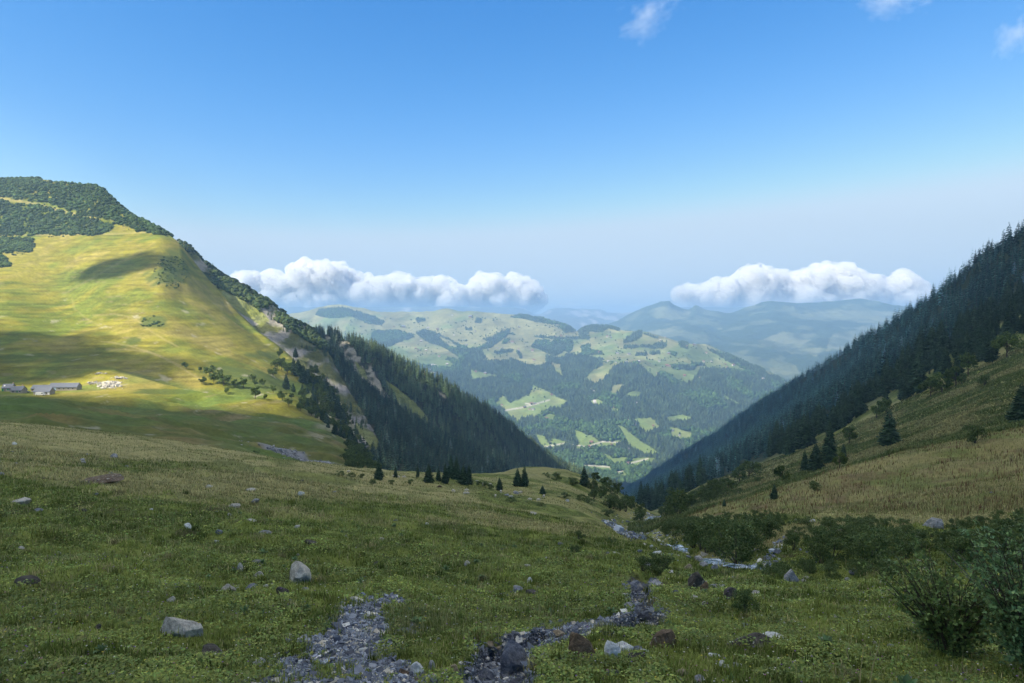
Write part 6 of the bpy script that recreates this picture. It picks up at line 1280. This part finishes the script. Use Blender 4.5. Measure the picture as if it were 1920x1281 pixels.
def van(name, label, cat, px_, py_, L, W, H, mbody, cab=True):
    p = L1.at(px_, py_); t = thing(name, label, cat, p, 0.05)
    prof = [(-L / 2, 0.35), (L / 2 - 0.1, 0.35), (L / 2, 0.9), (L / 2 - 0.9, 1.1 if cab else 0.95), (L / 2 - 1.5, H), (-L / 2 + 0.1, H)]
    V = np.array([(x, s * W / 2, z) for s in (-1, 1) for x, z in prof]); n = len(prof)
    F = [np.array([(i, (i + 1) % n, n + (i + 1) % n, n + i) for i in range(n)])]
    me = bpy.data.meshes.new('body'); me.from_pydata([tuple(v) for v in V], [], [tuple(range(n))[::-1], tuple(range(n, 2 * n))] + [tuple(f) for f in F[0]]); me.materials.append(mbody); link('body', me, t)
    Vg, Fg = boxm(L / 2 - 2.2, L / 2 - 1.35, -W / 2 - 0.02, W / 2 + 0.02, H * 0.58, H * 0.88); link('window', new_mesh('window', Vg, Fg, m_glass), t)
    a = np.linspace(0, 2 * np.pi, 14, endpoint=False)
    for wx in (-L / 2 + 0.9, L / 2 - 0.9):
        for s in (-1, 1):
            Vw = np.array([(wx + 0.34 * math.cos(q), s * W / 2 + d, 0.34 + 0.34 * math.sin(q)) for d in (-0.1, 0.1) for q in a]); m_ = len(a)
            mw = bpy.data.meshes.new('wheel'); mw.from_pydata([tuple(v) for v in Vw], [], [tuple(range(m_))[::-1], tuple(range(m_, 2 * m_))] + [(i, (i + 1) % m_, m_ + (i + 1) % m_, m_ + i) for i in range(m_)]); mw.materials.append(m_glass); link('wheel', mw, t)
van('van', 'white van parked in front of the short cowshed', 'van', 78, 739.5, 6.4, 2.0, 2.3, m_white)
van('parked_car', 'dark car parked beside the farmhouse with the pale chimney', 'car', 49, 734, 4.2, 1.8, 1.5, mat('dark_paint', (0.02, 0.025, 0.03), 0.3, spec=0.5))
# far chalets
m_ch_roof = [mat('brown_roof', (0.26, 0.13, 0.10), 0.8), mat('grey_roof', (0.22, 0.22, 0.24), 0.7), mat('pale_roof', (0.6, 0.55, 0.5), 0.7)]; m_ch_wall = [mat('pale_wall', (0.68, 0.62, 0.54), 0.8), mat('timber_wall', (0.30, 0.20, 0.13), 0.9)]
V_, F_ = house_body(1, 0.75, 0.42, 0.26); CW = [new_mesh('wall', V_, F_, m) for m in m_ch_wall]; V_, F_ = roof_v(1, 0.75, 0.42, 0.26, 0.14, 0.04); CR_ = [new_mesh('roof', V_, F_, m) for m in m_ch_roof]
CH = [(995, 756, 6), (1002, 755, 4), (983, 762, 5), (992, 766, 4), (999, 766, 5), (940, 758, 4), (1033, 738, 4), (1061, 753, 4), (1024, 783, 5), (1031, 828, 4), (1108, 828, 6), (1103, 835, 5), (1146, 832, 4), (1069, 806, 4), (1148, 866, 5), (1177, 867, 6), (1181, 840, 3), (1193, 733 + 20, 3), (1150, 763, 4), (1154, 740, 3), (1180, 785, 4), (1192, 795, 4), (1262, 806, 5), (1275, 815, 4), (1226, 797, 4), (892, 695, 4), (909, 698, 5), (860, 671, 4), (873, 646, 4), (929, 674, 5), (932, 651, 3), (943, 650, 3), (960, 640, 5), (972, 652, 3), (972, 656, 4), (998, 656, 5), (999, 673, 3), (1000, 674, 4), (1053, 628, 4), (1062, 629, 4), (1041, 631, 4), (882, 593, 7), (890, 619, 3), (972, 612, 3), (737, 611, 3), (757, 611, 6), (802, 613, 4), (819, 616, 4), (788, 638, 4), (842, 651, 3), (779, 652, 4), (785, 654, 3), (798, 655, 4), (822, 667, 4), (838, 681, 4), (850, 627, 3), (848, 589, 3), (1139, 629, 4), (1158, 661, 5), (1180, 662, 5), (1123, 658, 4), (1139, 676, 4), (1154, 677, 3), (1174, 678, 5), (1198, 676, 5), (1235, 676, 4), (1253, 661, 5), (1250, 684, 6), (1256, 685, 4), (1234, 698, 4), (1283, 702, 5), (1320, 676, 4), (1335, 676, 3), (1303, 644, 5), (1286, 647, 4), (1326, 660, 4), (1376, 683, 5), (1364, 687, 4), (1361, 681, 3), (1312, 706, 3), (1432, 709, 5), (1249, 627, 3), (1239, 636, 3), (1144, 631, 4)]
g = np.random.default_rng(111); first = None
for k, (a_, b_, wp) in enumerate(CH):
    p = C1.at(a_, b_); s = wp * p[1] / F_PX * 0.9; i, j = int(g.integers(2)), int(g.choice(3, p=[0.6, 0.25, 0.15]))
    low = b_ > 735
    lab = ('tiny chalet on the green clearings deep in the valley' if low else 'tiny chalet scattered on the high pastures across the valley')
    t = thing('chalet', lab, 'chalet', p, g.uniform(-0.6, 0.6), s, 'chalets on the clearings deep in the valley' if low else 'chalets on the high pastures across the valley')
    link('wall', CW[i], t); link('roof', CR_[j], t)

# ------------------------------------------------------------------ clouds
m_cloud = bpy.data.materials.new('cloud'); m_cloud.use_nodes = True
_n = m_cloud.node_tree.nodes; _l = m_cloud.node_tree.links; _n.clear()
_o = _n.new('ShaderNodeOutputMaterial'); _v = _n.new('ShaderNodeVolumePrincipled')
_v.inputs['Color'].default_value = (1, 1, 1, 1); _v.inputs['Density'].default_value = 0.0045; _v.inputs['Anisotropy'].default_value = 0.0
_l.new(_v.outputs[0], _o.inputs['Volume'])
m_veil = m_cloud.copy(); m_veil.name = 'thin_cloud'
m_veil.node_tree.nodes['Principled Volume'].inputs['Density'].default_value = 0.0008
m_core = mat('dense_cloud', (0.97, 0.97, 0.97), 1.0, spec=0.0, transl=0.72)
m_shade_deck = mat('shade_deck', (0.96, 0.95, 0.93), 1.0, spec=0.0, transl=0.6)  # for the added shade caster overhead; lets some fill light through

def lumps_mesh(name, blobs, voxel, m, amp, wl, seed, m2=None, shell=0.0):
    "one closed skin round overlapping lumps (x, y, z, rx, ry, rz)"
    bm_V = []; bm_F = []; o = 0
    import bmesh
    bm = bmesh.new(); bmesh.ops.create_icosphere(bm, subdivisions=2, radius=1.0)
    sv = np.array([v.co[:] for v in bm.verts]); sf = np.array([[v.index for v in f.verts] for f in bm.faces]); bm.free()
    for (x, y, z, a, b, c) in blobs:
        bm_V.append(sv * (a, b, c) + (x, y, z)); bm_F.append(sf + o); o += len(sv)
    me = new_mesh(name, np.concatenate(bm_V), np.concatenate(bm_F), None)
    ob = bpy.data.objects.new(name, me); COL.objects.link(ob)
    md = ob.modifiers.new('r', 'REMESH'); md.mode = 'VOXEL'; md.voxel_size = voxel
    shell_only = m2 is None
    me2 = bpy.data.meshes.new_from_object(ob.evaluated_get(bpy.context.evaluated_depsgraph_get()))
    bpy.data.objects.remove(ob); bpy.data.meshes.remove(me)
    n = len(me2.vertices); co = np.empty(n * 3, np.float32); me2.vertices.foreach_get('co', co); co = co.reshape(-1, 3).astype(float)
    nr = np.empty(n * 3, np.float32); me2.vertices.foreach_get('normal', nr); nr = nr.reshape(-1, 3)
    d = np.zeros(n)
    for k, (aa, ww) in enumerate(((amp, wl), (amp * 0.5, wl * 0.45), (amp * 0.28, wl * 0.2), (amp * 0.12, wl * 0.1))):
        q = co / ww
        d += aa * (1 - 2 * np.abs(vnoise(q[:, 0] + 0.7 * q[:, 1], q[:, 2] - 0.4 * q[:, 1], seed + k)))
    co += nr * d[:, None]
    if m2 is None:
        me2.vertices.foreach_set('co', co.astype(np.float32).ravel()); me2.update()
        me2.polygons.foreach_set('use_smooth', np.ones(len(me2.polygons), bool))
        me2.materials.clear(); me2.materials.append(m); me2.name = name
        return me2
    # a bright dense core inside a thin skin of vapour
    q4 = [p.vertices[:] for p in me2.polygons]
    fa = np.array([f if len(f) == 4 else (f[0], f[1], f[2], f[2]) for f in q4], np.int32)
    tri = fa[:, 2] == fa[:, 3]
    fl = [fa[~tri]] + ([fa[tri][:, :3]] if tri.any() else [])
    nf = sum(len(f) for f in fl)
    out = co + nr * (shell * (0.55 + 0.9 * np.clip(0.5 + 0.8 * vnoise(co[:, 0] / 400, co[:, 2] / 300 + co[:, 1] / 500, seed + 9), 0, 1)))[:, None]
    co = co - nr * 60
    me3 = new_mesh(name, np.concatenate([co, out]), fl + [f + n for f in fl], m, None, True)
    me3.materials.append(m2)
    me3.polygons.foreach_set('material_index', np.concatenate([np.zeros(nf, np.int32), np.ones(nf, np.int32)]))
    return me3

def cloud_bank(label, outline, Y, depth, seed, m, voxel, amp, wl, m2=None, shell=0.0):
    "outline = (px, top py, base py) along the bank"
    g = np.random.default_rng(seed); blobs = []
    o = np.array(outline, float)
    s = Y / F_PX
    px = o[0, 0]
    while px < o[-1, 0]:
        top = np.interp(px, o[:, 0], o[:, 1]); base = np.interp(px, o[:, 0], o[:, 2])
        h = base - top
        r = max(3.0, min(h * 0.36, 17)) * g.uniform(0.6, 1.2)
        k = 0
        y = base - r * 0.6
        while True:
            yy_ = max(y, top + r)
            c = P(px + g.uniform(-3, 3), yy_, Y + g.uniform(-0.5, 0.5) * depth)
            rr = r * s
            blobs.append((c[0], c[1], c[2], rr * 1.15, rr * 1.5, rr))
            for _ in range(3):
                d = g.normal(size=3); d /= np.linalg.norm(d); q_ = rr * g.uniform(0.3, 0.5)
                blobs.append((c[0] + d[0] * rr, c[1] + d[1] * rr * 1.2, c[2] + abs(d[2]) * rr * 0.75, q_, q_, q_))
            if yy_ <= top + r + 0.01: break
            y -= r * 0.9; r = max(r * 0.9, 3.2); k += 1
        px += r * 0.75
    ob = link('cloud', lumps_mesh('cloud', blobs, voxel, m, amp, wl, seed, m2, shell)); tag(ob, label, 'cloud')
    return ob
cloud_bank('long bank of heaped white cloud above the left-hand hills', [(425, 540, 548), (450, 520, 560), (480, 522, 575), (505, 515, 578), (520, 524, 580), (545, 522, 582), (562, 500, 582), (574, 492, 580), (586, 498, 580), (590, 512, 580), (600, 501, 580), (620, 500, 578), (640, 502, 576), (655, 520, 574), (680, 526, 574), (705, 526, 572), (735, 526, 572), (752, 520, 572), (768, 532, 572), (800, 533, 572), (830, 530, 568), (845, 540, 575), (870, 545, 572), (888, 540, 570), (903, 522, 575), (915, 520, 577), (930, 535, 575), (950, 532, 572), (965, 524, 573), (985, 527, 574), (1000, 540, 574), (1012, 556, 568)], 22500, 1800, 3, m_core, 28, 95, 280, m_cloud, 120)
cloud_bank('long bank of heaped white cloud above the right-hand hills', [(1275, 548, 552), (1300, 543, 560), (1330, 540, 566), (1350, 534, 570), (1380, 528, 572), (1400, 522, 574), (1414, 506, 575), (1424, 503, 576), (1440, 515, 576), (1460, 512, 577), (1480, 518, 578), (1500, 516, 578), (1525, 514, 578), (1540, 502, 580), (1552, 501, 580), (1570, 506, 580), (1590, 505, 580), (1610, 520, 580), (1640, 528, 580), (1660, 530, 578), (1680, 526, 578), (1690, 516, 578), (1700, 518, 578), (1715, 532, 576), (1740, 560, 570)], 22500, 1800, 8, m_core, 28, 95, 280, m_cloud, 120)
cloud_bank('small white puff of cloud touching the pointed summit', [(1252, 568, 574), (1262, 562, 578), (1275, 564, 578), (1284, 570, 576)], 20500, 300, 12, m_veil, 30, 25, 120)
cloud_bank('small faint cloud over the gap between the hills', [(1050, 570, 575), (1062, 565, 577), (1078, 568, 577), (1090, 573, 576)], 21000, 300, 13, m_veil, 30, 25, 120)
m_wisp = bpy.data.materials.new('wisp'); m_wisp.use_nodes = True
_n = m_wisp.node_tree.nodes; _l = m_wisp.node_tree.links; _n.clear()
_o = _n.new('ShaderNodeOutputMaterial'); _v = _n.new('ShaderNodeVolumePrincipled'); _v.inputs['Color'].default_value = (1, 1, 1, 1)
_tc = _n.new('ShaderNodeTexCoord'); _mp = _n.new('ShaderNodeMapping'); _mp.inputs['Scale'].default_value = (1.6, 1.0, 1.6); _t = _n.new('ShaderNodeTexNoise'); _t.inputs['Scale'].default_value = 1.5; _t.inputs['Detail'].default_value = 5; _t.inputs['Roughness'].default_value = 0.6
_l.new(_tc.outputs['Object'], _mp.inputs['Vector']); _l.new(_mp.outputs[0], _t.inputs['Vector'])
_len = _n.new('ShaderNodeVectorMath'); _len.operation = 'LENGTH'; _l.new(_tc.outputs['Object'], _len.inputs[0])
_m1 = _n.new('ShaderNodeMapRange'); _m1.inputs['From Min'].default_value = 0.95; _m1.inputs['From Max'].default_value = 0.0; _m1.inputs['To Min'].default_value = -0.34; _m1.inputs['To Max'].default_value = 0.10
_l.new(_len.outputs['Value'], _m1.inputs['Value'])
_ad = _n.new('ShaderNodeMath'); _ad.operation = 'ADD'; _l.new(_m1.outputs[0], _ad.inputs[0]); _l.new(_t.outputs['Fac'], _ad.inputs[1])
_mr = _n.new('ShaderNodeMapRange'); _mr.inputs['From Min'].default_value = 0.38; _mr.inputs['From Max'].default_value = 0.75; _mr.inputs['To Max'].default_value = 0.0028
_l.new(_ad.outputs[0], _mr.inputs['Value']); _l.new(_mr.outputs[0], _v.inputs['Density']); _l.new(_v.outputs[0], _o.inputs['Volume'])
import bmesh
_bm = bmesh.new(); bmesh.ops.create_icosphere(_bm, subdivisions=3, radius=1.0); _wm = bpy.data.meshes.new('cloud'); _bm.to_mesh(_wm); _bm.free(); _wm.materials.append(m_wisp)
for (a_, b_, hw, hh_, tilt, lab) in ((1212, 30, 105, 62, -0.45, 'wispy cloud in the deep blue at the top of the sky, nearest the middle'), (1670, 2, 105, 50, 0.1, 'thin white cloud cut by the top edge of the picture'), (1910, 62, 68, 76, 0.5, 'pale ragged cloud high up by the right-hand edge')):
    c = P(a_, b_, 9000); s = 9000 / F_PX
    o = link('cloud', _wm, None, c, (0, tilt, 0), (hw * s, 260, hh_ * s)); tag(o, lab, 'cloud')

# unseen slab added overhead, its outline cut to shade the land below
DECK_H = 1400.0
LIT = [[(-300, 300), (720, 300), (720, 860), (660, 822), (600, 788), (560, 788), (480, 793), (400, 778), (300, 768), (240, 762), (150, 752), (-300, 748)],   # mountain pasture
       [(590, 700), (640, 770), (720, 850), (760, 880), (690, 880), (650, 830), (600, 800), (540, 770)]]
SHADE = [[(-300, 640), (0, 622), (50, 626), (90, 645), (140, 672), (200, 694), (210, 704), (140, 712), (-300, 718)],
         [(430, 560), (480, 570), (520, 585), (700, 760), (1060, 930), (1060, 1000), (780, 900), (735, 870), (700, 820), (660, 760), (620, 700), (560, 655), (500, 625)],
         [(165, 508), (205, 488), (250, 486), (262, 498), (225, 512), (175, 520)], [(66, 520), (108, 508), (128, 528), (92, 546)], [(255, 522), (272, 518), (276, 530), (258, 534)]]
def deck():
    pts = []; val = []
    def add(S, lit, step, ylim=1e9):
        p = S.p[::step, ::step].reshape(-1, 3); px = S.px[::step, ::step].ravel(); py = S.py[::step, ::step].ravel()
        ok = p[:, 1] < ylim
        L = lit(px, py)
        pts.append(p[ok]); val.append(L[ok])
    add(N, lambda a, b: np.zeros(a.shape), 5, 2600)
    add(B0, lambda a, b: np.zeros(a.shape), 5)
    add(L1, lambda a, b: (in_any(a, b, LIT) & ~in_any(a, b, SHADE)).astype(float), 3)
    add(S1, lambda a, b: (~in_any(a, b, [SHADE[1]]) & (b < 830)).astype(float), 3)
    add(S2, lambda a, b: np.where((b < 662 + (a - 640) * 0.55 + 14 * fbm(a / 30, b / 30, 5, 2)) | inpoly(a, b, [(680, 735), (740, 750), (830, 810), (960, 880), (900, 880), (800, 825), (720, 780)]), 1.0, 0.0), 3)
    p = np.concatenate(pts); v = np.concatenate(val)
    t = (DECK_H - p[:, 2]) / sun_vec[2]
    q = p[:, :2] + t[:, None] * sun_vec[None, :2]
    # only the ground that the sun's rays meet first counts
    kx = np.floor(q / 45.0).astype(int); key = (kx[:, 0] + 5000) * 20011 + kx[:, 1] + 5000
    uq, inv = np.unique(key, return_inverse=True); zm = np.full(len(uq), -1e9); np.maximum.at(zm, inv, p[:, 2])
    ok = p[:, 2] > zm[inv] - 55; p, v, q = p[ok], v[ok], q[ok]
    cs = 30.0
    x0, y0 = q.min(0) - 400; x1, y1 = q.max(0) + 400
    nx, ny = int((x1 - x0) / cs) + 1, int((y1 - y0) / cs) + 1
    ix = ((q[:, 0] - x0) / cs).astype(int); iy = ((q[:, 1] - y0) / cs).astype(int)
    A = np.zeros((ny, nx)); W = np.zeros((ny, nx))
    np.add.at(W, (iy, ix), 1.0); np.add.at(A, (iy, ix), v)
    lit = np.where(W > 0, A / np.maximum(W, 1), -1)
    # unknown cells take the value of their neighbours
    for _ in range(14):
        k = lit >= 0
        s = np.zeros_like(lit); c = np.zeros_like(lit)
        for dy in (-1, 0, 1):
            for dx in (-1, 0, 1):
                s += np.roll(np.roll(np.where(k, lit, 0), dy, 0), dx, 1); c += np.roll(np.roll(k.astype(float), dy, 0), dx, 1)
        lit = np.where(k, lit, np.where(c > 0, s / np.maximum(c, 1), -1))
    lit = np.where(lit < 0, 1, lit)
    for _ in range(2):
        lit = (lit + np.roll(lit, 1, 0) + np.roll(lit, -1, 0) + np.roll(lit, 1, 1) + np.roll(lit, -1, 1)) / 5
    gx, gy = np.meshgrid(x0 + (np.arange(nx) + 0.5) * cs, y0 + (np.arange(ny) + 0.5) * cs)
    # leave out what would stand in the frame
    fx, fy = proj(np.stack([gx, gy, np.full_like(gx, DECK_H - 60)], -1))
    out = (gy > 50) & (fx > -60) & (fx < 1980) & (fy > -30)
    th = (0.5 - lit) + 0.12 * fbm(gx / 120, gy / 120, 881, 3)
    m = (th > 0) & ~out
    m[0] = m[-1] = False; m[:, 0] = m[:, -1] = False
    T = 70 + 70 * np.abs(fbm(gx / 200, gy / 200, 883, 4)); 
    # closed lumpy slab that casts the shade
    idx = -np.ones((ny + 1, nx + 1), int)
    cell = np.argwhere(m)
    corners = np.zeros((ny + 1, nx + 1), bool)
    for dy in (0, 1):
        for dx in (0, 1): corners[cell[:, 0] + dy, cell[:, 1] + dx] = True
    cy_, cx_ = np.nonzero(corners); idx[cy_, cx_] = np.arange(len(cy_)); nc = len(cy_)
    X = x0 + cx_ * cs; Y = y0 + cy_ * cs
    jx = 9 * vnoise(X / 40, Y / 40, 1); jy = 9 * vnoise(X / 40, Y / 40, 2)
    t_ = 50 + 70 * np.abs(fbm(X / 160, Y / 160, 3, 4))
    lo = np.stack([X + jx, Y + jy, DECK_H - 0.4 * t_], 1); hi = np.stack([X + jx, Y + jy, DECK_H + t_], 1)
    V = np.concatenate([lo, hi]); Fq = []
    a = idx[cell[:, 0], cell[:, 1]]; b = idx[cell[:, 0], cell[:, 1] + 1]; c = idx[cell[:, 0] + 1, cell[:, 1] + 1]; d = idx[cell[:, 0] + 1, cell[:, 1]]
    Fq.append(np.stack([a, d, c, b], 1)); Fq.append(np.stack([a, b, c, d], 1) + nc)
    for (dy, dx, e0, e1) in ((-1, 0, a, b), (0, 1, b, c), (1, 0, c, d), (0, -1, d, a)):
        nb = ~m[np.clip(cell[:, 0] + dy, 0, ny - 1), np.clip(cell[:, 1] + dx, 0, nx - 1)]
        Fq.append(np.stack([e0[nb], e1[nb], e1[nb] + nc, e0[nb] + nc], 1))
    me = new_mesh('cloud', V, np.concatenate(Fq), m_shade_deck, None, True)  # no visible cloud: a shade caster added out of view
    o = link('cloud', me); tag(o, 'unseen shade slab added overhead, cut to darken the near side of the valley', 'cloud')
    print('deck cells', len(cell), 'x', x0, x1, 'y', y0, y1)
deck()

# ------------------------------------------------------------------ the air
hv = np.array([(x, y, z) for x in (-16000, 16000) for y in (-450, 19300) for z in (-1065, 345)], float)
hf = np.array([(0, 1, 3, 2), (4, 6, 7, 5), (0, 4, 5, 1), (2, 3, 7, 6), (0, 2, 6, 4), (1, 5, 7, 3)])
mh = bpy.data.materials.new('haze'); mh.use_nodes = True
_n = mh.node_tree.nodes; _n.clear(); _o = _n.new('ShaderNodeOutputMaterial'); _v = _n.new('ShaderNodeVolumePrincipled')
_v.inputs['Color'].default_value = (0.42, 0.66, 0.96, 1); _v.inputs['Density'].default_value = 1.2e-4; _v.inputs['Anisotropy'].default_value = 0.0
mh.node_tree.links.new(_v.outputs[0], _o.inputs['Volume'])
hz = link('haze', new_mesh('haze', hv, hf, mh)); kind(hz, 'stuff')
